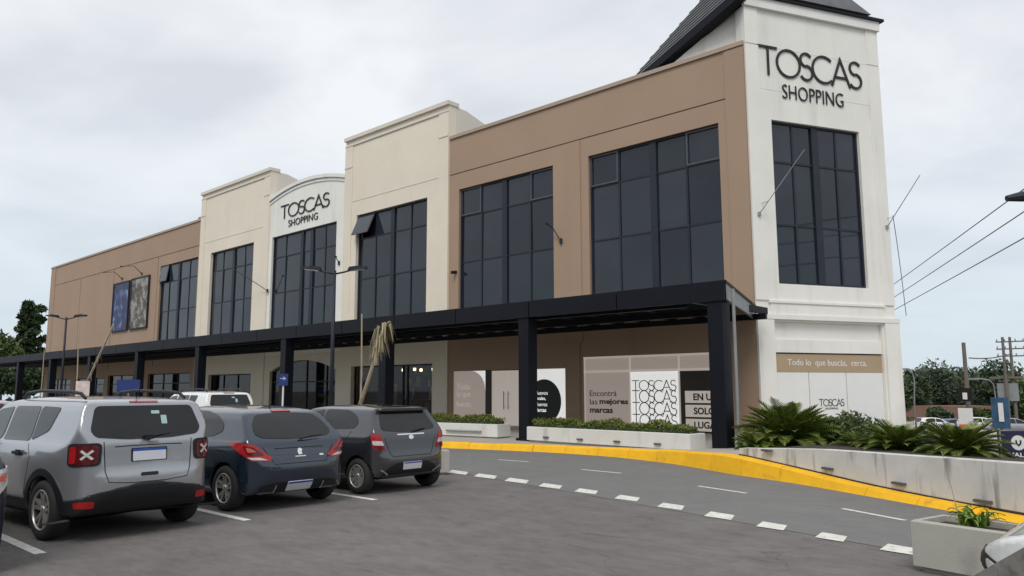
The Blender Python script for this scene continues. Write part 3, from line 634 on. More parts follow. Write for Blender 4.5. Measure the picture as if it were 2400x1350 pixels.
# posters
def poster(u0, u1, v0, v1, label, seed, pal):
    m = bpy.data.materials.new('poster_print'); m.use_nodes = True; n = m.node_tree.nodes; l = m.node_tree.links; b = n['Principled BSDF']
    t = n.new('ShaderNodeTexCoord'); mp = n.new('ShaderNodeMapping'); mp.inputs['Location'].default_value = (seed*3.1, 0, seed); l.new(t.outputs['Object'], mp.inputs[0])
    v = n.new('ShaderNodeTexNoise'); v.inputs['Scale'].default_value = 1.0; v.inputs['Detail'].default_value = 7; v.inputs['Roughness'].default_value = .68; v.inputs['Distortion'].default_value = .25; l.new(mp.outputs[0], v.inputs['Vector'])
    r = n.new('ShaderNodeValToRGB'); l.new(v.outputs['Fac'], r.inputs[0]); r.color_ramp.elements[0].position = .3; r.color_ramp.elements[1].position = .75
    r.color_ramp.elements[0].color = (*pal[0], 1); r.color_ramp.elements[1].color = (*pal[-1], 1)
    for i, c in enumerate(pal[1:-1]): e = r.color_ramp.elements.new(.3+.45*(i+1)/(len(pal)-1)); e.color = (*c, 1)
    l.new(r.outputs[0], b.inputs['Base Color']); b.inputs['Roughness'].default_value = .5
    o = empty('poster_frame', (u0, YF-.1, v0), 0, label, 'poster', 'posters on the brown wall')
    mb = MB()
    for (a, b_, c, d) in ((u0-.08, u1+.08, v0-.08, v0), (u0-.08, u1+.08, v1, v1+.08), (u0-.08, u0, v0, v1), (u1, u1+.08, v0, v1)): mb.box(a, b_, .002, .14, c, d, T=TF)
    mb.build('frame', frame_m, o); mb = MB(); mb.box(u0, u1, .002, .09, v0, v1, T=TF); mb.build('sheet', m, o)
poster(-61.3, -58.45, 6.05, 9.55, 'blue and red film poster on the brown wall, nearer the far end', 1, [(.30, .05, .03), (.05, .03, .06), (.012, .02, .09), (.04, .07, .20), (.40, .42, .48), (.05, .05, .12)])
poster(-57.95, -55.0, 6.05, 9.6, 'grey and cream film poster on the brown wall, nearer the upper windows', 2, [(.28, .15, .06), (.05, .04, .03), (.10, .085, .07), (.38, .35, .30), (.09, .075, .06), (.02, .018, .016)])
def bracket(pts, label, parent=None):
    o = empty('wall_bracket', pts[0], 0, label, 'bracket'); mb = MB(); mb.tube(pts, .022, 6); mb.build('arm', frame_m, o); mb = MB(); mb.cbox(pts[-1], (.10, .10, .06)); mb.build('lamp_head', frame_m, o); mb = MB(); p = Vector(pts[0]); mb.cbox((p.x, p.y, p.z), (.10, .05, .2)); mb.build('plate', frame_m, o)
bracket([(-60.0, YF-.05, 9.9), (-60.0, YF-.6, 10.35), (-60.4, YF-1.2, 10.3)], 'thin lamp arm above the blue film poster'); bracket([(-56.4, YF-.05, 9.9), (-56.4, YF-.6, 10.4), (-56.9, YF-1.3, 10.35)], 'thin lamp arm above the grey film poster')
bracket([(-38.8, YF-.1, 7.1), (-39.4, YF-.6, 7.6), (-40.3, YF-1.3, 8.3)], 'slanted metal arm on the beige wall beside the white gable bay'); bracket([(-17.85, YF-.05, 7.1), (-18.1, YF-.2, 7.6), (-18.2, YF-.45, 7.75)], 'short bracket on the brown pier between the two widest windows')
bracket([(-32.1, YF-.05, 7.9), (-32.1, YF-.25, 8.2)], 'small lantern on the white pier behind the double lamp post')
mb = MB(); mb.tube([(-23.6, YF, 6.55), (-23.6, YF-.25, 6.5)], .07, 10); tag(mb.build('security_camera', signblack), 'tiny black security camera at the left edge of the brown wing', 'camera')
def flagpole(a, b, label):
    o = empty('flag_pole', a, 0, label, 'flagpole', 'bare flagpoles on the tower'); a = Vector(a); b = Vector(b)
    mb = MB(); mb.tube([a, b], [.016, .012], 8); mb.build('pole', steelgrey, o); mb = MB(); mb.tube([a+(b-a)*.2, a+(b-a)*.2-tn*.45], .009, 6); mb.build('stay', steelgrey, o); mb = MB(); mb.cbox(a, (.07, .07, .12)); mb.build('bracket', steelgrey, o)
flagpole(TT(.22, .08, 6.95), Vector(TT(.22, .08, 6.95))+tn*1.25+td*.75+Vector((0, 0, 1.75)), 'bare slanting flagpole at the left edge of the tower window')
flagpole(TT(5.3, .08, 6.9), Vector(TT(5.3, .08, 6.9))+tn*1.1+td*.35+Vector((0, 0, 1.5)), 'bare slanting flagpole sticking out past the right edge of the tower')
# ================================================================== CANOPY
cn = empty('canopy', (-40, 17, 0), 0, 'long dark navy steel canopy on square columns along the shop fronts', 'canopy')
YC = 16.4; XR = -8.45
x = XR; k = 0
while x > -82:
    x2 = x-3.05
    mb = MB(); mb.box(x2+.015, x-.015, YC, YC+.06, 3.66, 4.13+random.uniform(-.004, .004)); mb.build('fascia_panel', navy, cn); x = x2
def endx(y): return XR+(y-YC)*(-10.36-XR)/(YF-YC)
mb = MB(); mb.add([(XR, YC+.06, 4.06), (endx(YF-.01), YF-.01, 4.06), (-82, YF-.01, 4.06), (-82, YC+.06, 4.06), (XR, YC+.06, 4.0), (endx(YF-.01), YF-.01, 4.0), (-82, YF-.01, 4.0), (-82, YC+.06, 4.0)], [(0, 1, 2, 3), (7, 6, 5, 4), (0, 4, 5, 1), (2, 6, 7, 3)])
ribm = mat('canopy_sheet', (.085, .10, .095), .5, .25, 1.2, stretch=(5, .3, 1)); mb.build('roof_sheet', ribm, cn)
_n = ribm.node_tree.nodes; _l = ribm.node_tree.links; _tr = _n.new('ShaderNodeBsdfTranslucent'); _tr.inputs[0].default_value = (.75, .85, .8, 1); _mx = _n.new('ShaderNodeMixShader'); _mx.inputs[0].default_value = .30
_l.new(_n['Principled BSDF'].outputs[0], _mx.inputs[1]); _l.new(_tr.outputs[0], _mx.inputs[2]); _l.new(_mx.outputs[0], _n['Material Output'].inputs['Surface'])
xx = -9.9
while xx > -82:
    mb = MB(); mb.box(xx-.05, xx+.05, YC+.07, YF-.25, 3.80, 3.995); mb.build('rafter', navy, cn); xx -= 1.02
for yy in (16.9, 19.2, 21.3): mb = MB(); mb.box(-82, -9.7, yy-.06, yy+.06, 3.62, 3.79); mb.build('beam', navy, cn)
mb = MB(); mb.add([(XR, YC+.07, 3.68), (endx(YF-.1), YF-.1, 3.68), (endx(YF-.1), YF-.1, 4.05), (XR, YC+.07, 4.05)], [(0, 1, 2, 3)]); mb.v += [(a-.05, b, c) for a, b, c in mb.v[:4]]; mb.f += [(7, 6, 5, 4), (0, 4, 5, 1), (3, 2, 6, 7)]; mb.mi = [0]*4
mb.build('end_panel', steelgrey, cn)
mb = MB(); e1 = Vector((endx(YF-.1)+.01, YF-.1, 4.10)); e0 = Vector((XR+.01, YC, 4.10)); mb.tube([e0, e1], .045, 6); mb.tube([e0-Vector((0, 0, .43)), e1-Vector((0, 0, .43))], .03, 6); mb.build('edge_trim', navy, cn)
CX = [-8.75, -14.8, -21.33, -27.75, -35.3, -42.3, -49.2, -56.2, -63.1, -70.1]
for cx in CX:
    mb = MB(); mb.box(cx-.19, cx+.19, 16.45, 16.83, .16, 3.655); c_ = mb.build('column', navy, cn); mb = MB(); mb.box(cx-.25, cx+.25, 16.39, 16.89, .14, .25); b_ = mb.build('base_plate', navy, cn); b_.parent = c_
mb = MB(); mb.tube([(-8.42, 16.75, 3.95), (-8.42, 16.75, .2)], .04, 8); mb.build('downpipe', steelgrey, cn)
# ================================================================== VEHICLES
def polyd(px, py, poly):
    px = np.asarray(px, float); py = np.asarray(py, float); sh = px.shape; px = px.ravel(); py = py.ravel()
    A = np.array(poly); E_ = np.roll(A, -1, 0)-A; L2 = np.maximum((E_**2).sum(1), 1e-12); out = np.empty(len(px))
    B2 = A+E_; ch = max(1, int(3e5//len(A)))
    for i in range(0, len(px), ch):
        x = px[i:i+ch, None]; y = py[i:i+ch, None]; wx = x-A[:, 0]; wy = y-A[:, 1]
        t = np.clip((wx*E_[:, 0]+wy*E_[:, 1])/L2, 0, 1); d2 = ((wx-E_[:, 0]*t)**2+(wy-E_[:, 1]*t)**2).min(1)
        c = (A[:, 1] <= y) != (B2[:, 1] <= y); xi = A[:, 0]+wy/np.where(E_[:, 1] == 0, 1e-12, E_[:, 1])*E_[:, 0]
        ins = ((c & (x < xi)).sum(1) % 2) == 1; d = np.sqrt(d2); out[i:i+ch] = np.where(ins, -d, d)
    return out.reshape(sh)
def chaikin(p, it=2):
    for _ in range(it):
        q = []
        for a, b in zip(p, p[1:]+p[:1]): q += [(.75*a[0]+.25*b[0], .75*a[1]+.25*b[1]), (.25*a[0]+.75*b[0], .25*a[1]+.75*b[1])]
        p = q
    return p
def smax(a, b, k):
    h = np.clip(.5+.5*(a-b)/k, 0, 1); return b*(1-h)+a*h+k*h*(1-h)
def smin(a, b, k): return -smax(-a, -b, k)
class CarSDF:
    def __init__(s, side, plan, sec, k, wheels, R, halfw, extra=None, flare=0):
        s.side = chaikin(side, 2); s.plan = chaikin(plan, 2); s.sec = chaikin(sec, 2); s.k = k; s.wheels = wheels; s.R = R; s.hw = halfw; s.extra = extra; s.flare = flare
    def __call__(s, x, y, z, wells=True):
        ay_ = np.abs(y)
        if x.ndim == 3:
            d = smax(smax(polyd(x[:, 0, :], z[:, 0, :], s.side)[:, None, :], polyd(x[:, :, 0], ay_[:, :, 0], s.plan)[:, :, None], s.k), polyd(ay_[0], z[0], s.sec)[None], s.k)
        else: d = smax(smax(polyd(x, z, s.side), polyd(x, ay_, s.plan), s.k), polyd(ay_, z, s.sec), s.k)
        if s.extra: d = s.extra(d, x, ay_, z)
        for xc in s.wheels:
            rr = np.sqrt((x-xc)**2+(z-s.R)**2)
            if s.flare:
                ring = np.maximum(np.abs(rr-(s.R+.085))-.05, np.maximum(np.maximum(ay_-(s.hw+s.flare), s.hw-.2-ay_), s.R*.95-z)); d = smin(d, ring, .05)
            if wells: d = smax(d, -np.maximum(rr-(s.R+.05), s.hw-.30-ay_), .012)
        return d
    def grad(s, P, e=1e-3):
        f = lambda q: s(q[:, 0], q[:, 1], q[:, 2]); d0 = f(P); g = np.zeros_like(P)
        for i in range(3):
            q = P.copy(); q[:, i] += e; g[:, i] = (f(q)-d0)/e
        return d0, g/np.maximum(1e-6, np.linalg.norm(g, axis=1, keepdims=True))
def surface_nets(f, lo, hi, h):
    ax_ = [np.arange(lo[i]-2*h, hi[i]+2.5*h, h) for i in range(3)]
    X, Y, Z = np.meshgrid(*ax_, indexing='ij'); V = f(X, Y, Z); S = V < 0; nx, ny, nz = V.shape
    cnt = np.zeros((nx-1, ny-1, nz-1), int)
    for i in (0, 1):
        for j in (0, 1):
            for k in (0, 1): cnt += S[i:nx-1+i, j:ny-1+j, k:nz-1+k]
    mix = (cnt > 0) & (cnt < 8); idx = -np.ones(mix.shape, int); C = np.argwhere(mix); idx[mix] = np.arange(len(C))
    acc = np.zeros((len(C), 3)); num = np.zeros(len(C))
    cor = [(i, j, k) for i in (0, 1) for j in (0, 1) for k in (0, 1)]
    for a in cor:
        for b in cor:
            if sum(abs(p-q) for p, q in zip(a, b)) != 1 or a > b: continue
            va = V[C[:, 0]+a[0], C[:, 1]+a[1], C[:, 2]+a[2]]; vb = V[C[:, 0]+b[0], C[:, 1]+b[1], C[:, 2]+b[2]]
            m = (va < 0) != (vb < 0); t = np.where(m, va/np.where(m, va-vb, 1), 0)
            p = np.array(a)+t[:, None]*(np.array(b)-np.array(a)); acc[m] += p[m]; num[m] += 1
    P = (C+acc/num[:, None])*h+np.array([q[0] for q in ax_])
    F = []
    for d in range(3):
        u, v = (d+1) % 3, (d+2) % 3
        s0 = [slice(None)]*3; s1 = [slice(None)]*3; s0[d] = slice(0, -1); s1[d] = slice(1, None)
        ed = np.argwhere(S[tuple(s0)] != S[tuple(s1)])
        ok = (ed[:, u] > 0) & (ed[:, v] > 0) & (ed[:, u] < V.shape[u]-1) & (ed[:, v] < V.shape[v]-1); ed = ed[ok]
        inside = S[ed[:, 0], ed[:, 1], ed[:, 2]]
        q = []
        for du, dv in ((1, 1), (0, 1), (0, 0), (1, 0)):
            e = ed.copy(); e[:, u] -= du; e[:, v] -= dv; q.append(idx[e[:, 0], e[:, 1], e[:, 2]])
        q = np.stack(q, 1); q[~inside] = q[~inside][:, ::-1]; F.append(q)
    return P, np.concatenate(F)
def sdf_mesh(name, sdf, lo, hi, h, m, parent, field=None, proj=2):
    f = field or (lambda x, y, z: sdf(x, y, z))
    P, F = surface_nets(f, lo, hi, h)
    def g_(P, e=1e-3):
        d0 = f(P[:, 0], P[:, 1], P[:, 2]); g = np.zeros_like(P)
        for i in range(3):
            q = P.copy(); q[:, i] += e; g[:, i] = (f(q[:, 0], q[:, 1], q[:, 2])-d0)/e
        return d0, g
    for _ in range(proj):
        d0, g = g_(P); P = P-np.clip(d0, -h*.5, h*.5)[:, None]*g/np.maximum(.3, (g*g).sum(1))[:, None]
    d0, g = g_(P, 4e-3); nr = g/np.maximum(1e-6, np.linalg.norm(g, axis=1, keepdims=True))
    me = bpy.data.meshes.new(name); me.from_pydata(P.tolist(), [], F.tolist()); me.update(); me.materials.append(m)
    me.polygons.foreach_set('use_smooth', [True]*len(me.polygons)); me.normals_split_custom_set_from_vertices(nr.tolist())
    o = bpy.data.objects.new(name, me); COL.objects.link(o); o.parent = parent; return o
FRAMES = {'L': ((0, 1.4, 0), (1, 0, 0), (0, 0, 1), (0, -1, 0)), 'R': ((0, -1.4, 0), (1, 0, 0), (0, 0, 1), (0, 1, 0)), 'B': ((-.6, 0, 0), (0, 1, 0), (0, 0, 1), (1, 0, 0)), 'F': ((5.2, 0, 0), (0, 1, 0), (0, 0, 1), (-1, 0, 0)), 'T': ((0, 0, 2.2), (1, 0, 0), (0, 1, 0), (0, 0, -1))}
def diag(sx, sy, side):   # looking from behind (sx=-1) or ahead (sx=1) of a corner
    D = Vector((-sx, -side*sy, 0)).normalized(); U = Vector((-D.y, D.x, 0)); 
    return (tuple(-D*4+Vector((0 if sx < 0 else 0, 0, 0))), tuple(U), (0, 0, 1), tuple(D))
def roundp(pts, r, n=4):
    out = []; N_ = len(pts)
    for i in range(N_):
        p = Vector(pts[i]); a = Vector(pts[i-1]); b = Vector(pts[(i+1) % N_]); rr = min(r, (a-p).length*.45, (b-p).length*.45)
        p0 = p+(a-p).normalized()*rr; p1 = p+(b-p).normalized()*rr
        for k in range(n+1):
            t = k/n; q = p0*(1-t)**2+p*2*t*(1-t)+p1*t*t; out.append((q.x, q.y))
    return out
def patch(sdf, name, outline, frame, m, parent, off=.004, step=.07, thick=.02, smooth=True):
    O, U, V, D = [np.array(q, float) for q in (FRAMES[frame] if isinstance(frame, str) else frame)]
    bm = bmesh.new(); bm.faces.new([bm.verts.new((u, v, 0)) for u, v in outline])
    us = [p[0] for p in outline]; vs = [p[1] for p in outline]
    for ax_, lo, hi in ((0, min(us), max(us)), (1, min(vs), max(vs))):
        k = int((hi-lo)/step)
        for i in range(1, k+1):
            c = lo+(hi-lo)*i/(k+1); no = (1, 0, 0) if ax_ == 0 else (0, 1, 0); co = (c, 0, 0) if ax_ == 0 else (0, c, 0)
            bmesh.ops.bisect_plane(bm, geom=bm.verts[:]+bm.edges[:]+bm.faces[:], plane_co=co, plane_no=no, dist=1e-5)
    bm.verts.ensure_lookup_table(); uv = np.array([(v.co.x, v.co.y) for v in bm.verts])
    P = O+uv[:, :1]*U+uv[:, 1:]*V; t = np.zeros(len(P))
    for _ in range(34):
        q = P+t[:, None]*D; d = sdf(q[:, 0], q[:, 1], q[:, 2], False); t = np.minimum(t+d*.97, 6)
    q = P+t[:, None]*D
    e = 2e-3; d0 = sdf(q[:, 0], q[:, 1], q[:, 2], False); g = np.zeros_like(q)
    for i in range(3):
        r = q.copy(); r[:, i] += e; g[:, i] = (sdf(r[:, 0], r[:, 1], r[:, 2], False)-d0)/e
    g /= np.maximum(1e-6, np.linalg.norm(g, axis=1, keepdims=True)); q = q+g*off
    for v, c in zip(bm.verts, q): v.co = c
    bm.normal_update()
    s_ = sum(f.normal.dot(Vector(-D)) for f in bm.faces)
    if s_ < 0: bmesh.ops.reverse_faces(bm, faces=bm.faces[:])
    gi = {v.index: Vector(g[i]) for i, v in enumerate(bm.verts)}
    be = [e_ for e_ in bm.edges if e_.is_boundary]; src = {}
    for e_ in be:
        for v in e_.verts: src.setdefault(v, None)
    gl_ = {v: Vector(g[i]) for i, v in enumerate(list(bm.verts))}
    new = {v: bm.verts.new(v.co-gl_[v]*thick) for v in src}
    for e_ in be:
        f = e_.link_faces[0]; l_ = [l for l in f.loops if l.edge == e_][0]; a, b = l_.vert, l_.link_loop_next.vert
        nf = bm.faces.new((b, a, new[a], new[b])); 
    for f in bm.faces: f.smooth = smooth
    for e_ in be: e_.smooth = False
    me = bpy.data.meshes.new(name); bm.to_mesh(me); bm.free(); me.materials.append(m)
    o = bpy.data.objects.new(name, me); COL.objects.link(o); o.parent = parent; return o
def strip(sdf, name, pts, wd, frame, m, parent, off=.002):
    P = [Vector(p) for p in pts]; a = []; b = []
    for i in range(len(P)):
        d = (P[min(i+1, len(P)-1)]-P[max(i-1, 0)]).normalized(); n_ = Vector((-d.y, d.x))*wd/2; a.append(tuple(P[i]+n_)); b.append(tuple(P[i]-n_))
    return patch(sdf, name, a+b[::-1], frame, m, parent, off, .12, .006)
def carpaint(name, c, flake=.1, rough=.32, metal=.55):
    m = mat(name, c, rough, flake, 3, metal=metal, spec=.5, coat=1.0); m.node_tree.nodes['Principled BSDF'].inputs['Coat Roughness'].default_value = .02; m.node_tree.nodes['Principled BSDF'].inputs['Coat IOR'].default_value = 1.6; return m
rubber = mat('rubber', (.018, .018, .018), .8, .15, 8); blackpl = mat('black_plastic', (.011, .012, .014), .5, .15, 6, spec=.35); alloy = mat('alloy', (.50, .49, .46), .32, .08, 4, metal=.7)
alloy_d = mat('alloy_dark', (.03, .03, .032), .4, .1, 4, metal=.3); carglass = mat('car_glass', (.020, .024, .027), .02, .4, 1.5, spec=.7); carglass2 = mat('tinted_glass', (.008, .0095, .011), .02, .4, 1.5, spec=.5)
redlamp = mat('red_lens', (.34, .010, .012), .12, .15, 9, spec=.6); redlamp_d = mat('dark_red_lens', (.10, .006, .008), .12, .2, 9, spec=.6); clearlamp = mat('clear_lens', (.55, .55, .55), .1, .15, 9, spec=.7); chrome = mat('chrome', (.75, .75, .75), .12, .05, 3, metal=1)
platew = mat('plate_white', (.62, .63, .68), .45, .04, 8); plateb = mat('plate_blue', (.02, .07, .35), .45, .05, 8); gap_m = mat('panel_gap', (.006, .006, .006), .8)
def rect(u0, u1, v0, v1, r=.02): return roundp([(u0, v0), (u1, v0), (u1, v1), (u0, v1)], r)
def mirror(o): return [(-u, v) for u, v in o][::-1]
def wheel(parent, x, side, R, hw, wd, rimR, spokes, sil, dark, twin):
    sg_ = 1 if side > 0 else -1; yc = sg_*(hw-wd/2-.015)
    def lathe(prof, m, name, par, n=40):
        mb = MB(); vs = [(x+r*math.cos(2*PI*k/n), yc+sg_*t, R+r*math.sin(2*PI*k/n)) for (r, t) in prof for k in range(n)]
        mb.add(vs, [(i*n+k, i*n+(k+1) % n, (i+1)*n+(k+1) % n, (i+1)*n+k) for i in range(len(prof)-1) for k in range(n)]); return mb.build(name, m, par, True)
    h = wd/2
    ty = lathe([(rimR-.01, -h), (rimR+.05, -h), (R-.02, -h+.012), (R, -h+.05), (R, h-.05), (R-.012, h-.02), (R-.035, h-.002), (rimR+.03, h+.004), (rimR, h-.006), (rimR-.012, h-.03)], rubber, 'wheel', parent)
    rm = lathe([(rimR+.004, h-.012), (rimR-.006, h+.003), (rimR-.016, h-.004), (rimR-.020, h-.02)], sil, 'rim', parent); rm.parent = ty
    rb = lathe([(rimR-.018, h-.018), (rimR-.03, h-.06), (rimR-.05, -h)], alloy_d, 'rim_barrel', parent); rb.parent = ty
    bk = lathe([(rimR-.02, h-.10), (.001, h-.10)], alloy_d, 'brake_disc', parent); bk.parent = ty
    mb = MB()
    for k in range(spokes):
        for tw_ in ((-1, 1) if twin else (0,)):
            a0 = 2*PI*k/spokes+.3; ai = a0+tw_*.10; ao = a0+tw_*(.22 if twin == 1 else .16); wi, wo = (.018, .020) if twin else (.045, .035)
            def pt(r, a, o, t): return (x+r*math.cos(a)-o*math.sin(a), yc+sg_*t, R+r*math.sin(a)+o*math.cos(a))
            r0, r1 = .03, rimR-.015
            vs = [pt(r0, ai, -wi, h-.03), pt(r0, ai, wi, h-.03), pt(r1, ao, wo, h-.014), pt(r1, ao, -wo, h-.014), pt(r0, ai, -wi, h-.075), pt(r0, ai, wi, h-.075), pt(r1, ao, wo, h-.06), pt(r1, ao, -wo, h-.06)]
            mb.add(vs, [(0, 1, 2, 3), (7, 6, 5, 4), (0, 3, 7, 4), (1, 5, 6, 2), (2, 6, 7, 3), (0, 4, 5, 1)])
    sp = mb.build('spokes', sil, parent); sp.parent = ty; sp['kind'] = 'stuff' if 0 else 'part'
    del sp['kind']
    hb = lathe([(.055, h-.05), (.05, h-.024), (.03, h-.017), (.001, h-.016)], sil, 'hub_cap', parent, 20); hb.parent = ty
def underbody(root, x0, x1, hw):
    mb = MB(); mb.box(x0, x1, -hw, hw, .19, .32); mb.build('underbody', rubber, root)
# ---------- compact SUV
def make_suv(paint):
    root = empty('compact_suv', (0, 0, 0), 1e-9)
    R = .35; hw = .885; wb = (.73, 3.32)
    side = [(.22, .30), (.10, .34), (.035, .46), (.0, .60), (.012, .74), (.04, .80), (.055, .95), (.065, 1.12), (.075, 1.17), (.225, 1.545), (.235, 1.60), (.33, 1.635), (.8, 1.67), (1.4, 1.69), (2.0, 1.675), (2.45, 1.62), (2.62, 1.555), (3.12, 1.15), (3.22, 1.12), (3.8, 1.07), (4.08, 1.02), (4.19, .93), (4.23, .75), (4.23, .5), (4.17, .36), (4.0, .29), (3.3, .27), (.8, .27)]
    plan = [(.0, -.4), (.0, .34), (.018, .52), (.065, .665), (.15, .775), (.30, .855), (.6, .89), (1.4, .89), (3.2, .89), (3.7, .87), (4.0, .80), (4.16, .66), (4.23, .4), (4.23, -.4)]
    sec = [(-.5, .27), (.74, .27), (.82, .33), (.875, .45), (.892, .62), (.892, .80), (.885, .93), (.868, 1.03), (.845, 1.10), (.80, 1.18), (.745, 1.40), (.71, 1.53), (.66, 1.61), (.56, 1.655), (.3, 1.69), (-.5, 1.70)]
    S = CarSDF(side, plan, sec, .032, wb, R, hw, flare=0)
    sdf_mesh('body', S, (-.03, -.95, .24), (4.27, .95, 1.74), .032, paint, root)
    def low(x, y, z):
        d = S(x, y, z); ay_ = np.abs(y)
        zt = np.where(x < .55, .60+.05*np.clip((.42-ay_)/.3, -1, 1)-.05*np.clip((ay_-.62)/.2, 0, 1), .46)
        zt = np.where(x > 3.8, .62, zt)
        return smax(d-.010, z-zt, .015)
    sdf_mesh('lower_cladding', S, (-.04, -.96, .24), (4.28, .96, .72), .03, blackpl, root, field=low)
    for s, fr_ in ((1, 'L'), (-1, 'R')):
        for xc in wb:
            n_ = 24; a0, a1 = math.radians(-12), math.radians(192)
            ou = [(xc+(R+.145)*math.cos(a0+(a1-a0)*k/n_), R+(R+.135)*math.sin(a0+(a1-a0)*k/n_)) for k in range(n_+1)]; inn = [(xc+(R+.052)*math.cos(a0+(a1-a0)*k/n_), R+(R+.052)*math.sin(a0+(a1-a0)*k/n_)) for k in range(n_+1)]
            patch(S, 'wheel_arch_trim', ou+inn[::-1], fr_, blackpl, root, .012, .08, .05)
        patch(S, 'side_window', roundp([(1.33, 1.13), (2.12, 1.12), (2.10, 1.55), (1.36, 1.555)], .05), fr_, carglass, root, .006)
        patch(S, 'side_window', roundp([(2.20, 1.12), (2.98, 1.12), (2.60, 1.50), (2.18, 1.545)], .05), fr_, carglass, root, .006)
        patch(S, 'quarter_window', roundp([(.90, 1.26), (1.29, 1.135), (1.31, 1.555), (.78, 1.545)], .06), fr_, carglass2, root, .006)
        for pts in ([(1.28, 1.10), (1.15, .95), (1.24, .5), (1.32, .42)], [(2.16, 1.11), (2.18, .7), (2.20, .42)], [(3.02, 1.10), (3.05, .7), (3.02, .42)], [(1.34, .42), (3.0, .42)]): strip(S, 'panel_gap', pts, .009, fr_, gap_m, root)
        for hx in (1.36, 2.26):
            mb = MB(); mb.cbox((hx+.1, s*.905, .985), (.21, .035, .035)); mb.cbox((hx+.1, s*.895, .985), (.10, .02, .07)); mb.build('door_handle', blackpl, root)
        mb = MB(); mb.tube([(.42, s*.60, 1.655), (.55, s*.60, 1.715), (.8, s*.595, 1.735), (1.7, s*.585, 1.75), (2.1, s*.585, 1.725), (2.25, s*.585, 1.655)], [.016, .022, .022, .022, .022, .016], 8); mb.build('roof_rail', blackpl, root, True)
        mb = MB(); mb.cbox((2.95, s*1.0, 1.14), (.10, .22, .17)); o = mb.build('mirror', paint, root)
        # lamp: chunky square with a crossed inset
        fr2 = diag(-1, .62, s); U2 = Vector(fr2[1]); uc = Vector((.10, s*.715, 0)).dot(U2); f2 = 1 if U2.x > 0 else -1
        def lam(nm, pts, m_, off_, r_): return patch(S, nm, roundp([(uc+f2*a_, b_) for a_, b_ in pts], r_), fr2, m_, root, off_)
        o1 = lam('tail_light', ((.165, .875), (-.165, .875), (-.165, 1.14), (.165, 1.14)), blackpl, .012, .06)
        lam('lens', ((.14, .90), (-.135, .90), (-.135, 1.115), (.14, 1.115)), redlamp_d, .017, .05).parent = o1
        lam('outer_lens', ((.14, .91), (.075, .91), (.075, 1.105), (.14, 1.105)), redlamp, .021, .03).parent = o1
        for q in (1, -1): strip(S, 'crossed_inset', [(uc+f2*(-.03)-.055, 1.008-q*.05), (uc+f2*(-.03), 1.008), (uc+f2*(-.03)+.055, 1.008+q*.05)], .026, fr2, clearlamp, root, .024+.001*q).parent = o1
        c = s*.66
        patch(S, 'reflector', rect(c-.085+s*.02, c+.085+s*.02, .40, .475, .02), 'B', redlamp, root, .016)
        patch(S, 'headlight', roundp([(s*.62-.13, .82), (s*.62+.13, .82), (s*.62+.13, 1.0), (s*.62-.13, 1.0)], .08), 'F', clearlamp, root, .008)
        for xc in wb: wheel(root, xc, s, R, hw+.01, .225, .235, 5, alloy, alloy_d, 1)
    o1 = patch(S, 'rear_window', roundp([(-.60, 1.20), (-.25, 1.165), (.25, 1.165), (.60, 1.20), (.655, 1.28), (.575, 1.565), (-.575, 1.565), (-.655, 1.28)], .06), 'B', carglass2, root, .006)
    patch(S, 'spoiler_lamp', rect(-.17, .17, 1.600, 1.618, .006), 'B', redlamp, root, .008)
    patch(S, 'windscreen', roundp([(-.66, 1.18), (.66, 1.18), (.55, 1.52), (-.55, 1.52)], .08), 'F', carglass, root, .006)
    for k in range(7): patch(S, 'grille_slot', rect(-.39+k*.115, -.31+k*.115, .84, 1.0, .03), 'F', vblack, root, .008)
    underbody(root, .95, 3.6, .62)
    p1 = patch(S, 'number_plate', rect(-.21, .21, .90, 1.06, .012), 'B', blackpl, root, .010)
    p2 = patch(S, 'plate_sheet', rect(-.195, .195, .908, 1.02, .008), 'B', platew, root, .014); p2.parent = p1; p2 = patch(S, 'plate_band', rect(-.195, .195, 1.022, 1.05, .006), 'B', plateb, root, .014); p2.parent = p1
    patch(S, 'tailgate_handle', rect(-.10, .10, .725, .765, .015), 'B', blackpl, root, .010)
    strip(S, 'panel_gap', [(-.52, 1.15), (-.50, .80), (-.46, .68), (-.2, .655), (.2, .655), (.46, .68), (.50, .80), (.52, 1.15)], .010, 'B', gap_m, root); strip(S, 'panel_gap', [(-.40, 1.085), (-.2, 1.09), (.2, 1.09), (.40, 1.085)], .012, 'B', gap_m, root)
    patch(S, 'badge', rect(-.11, .11, 1.095, 1.135, .012), 'B', steelgrey, root, .008)
    mb = MB(); mb.tube([(.048, .0, 1.185), (.06, -.06, 1.20), (.10, -.30, 1.225)], [.012, .012, .007], 6); mb.cbox((.045, .02, 1.185), (.05, .09, .05)); mb.build('rear_wiper', blackpl, root)
    mb = MB(); mb.tube([(.45, 0, 1.655), (.30, 0, 1.90)], [.008, .004], 6); mb.build('aerial', blackpl, root)
    for (a, b, c, d) in ((-.16, -.06, 1.46, 1.50), (-.24, -.17, 1.335, 1.44)): patch(S, 'sticker', rect(a, b, c, d, .01), 'B', mat('sticker', (.35, .52, .48), .5), root, .009).parent = o1
    return root
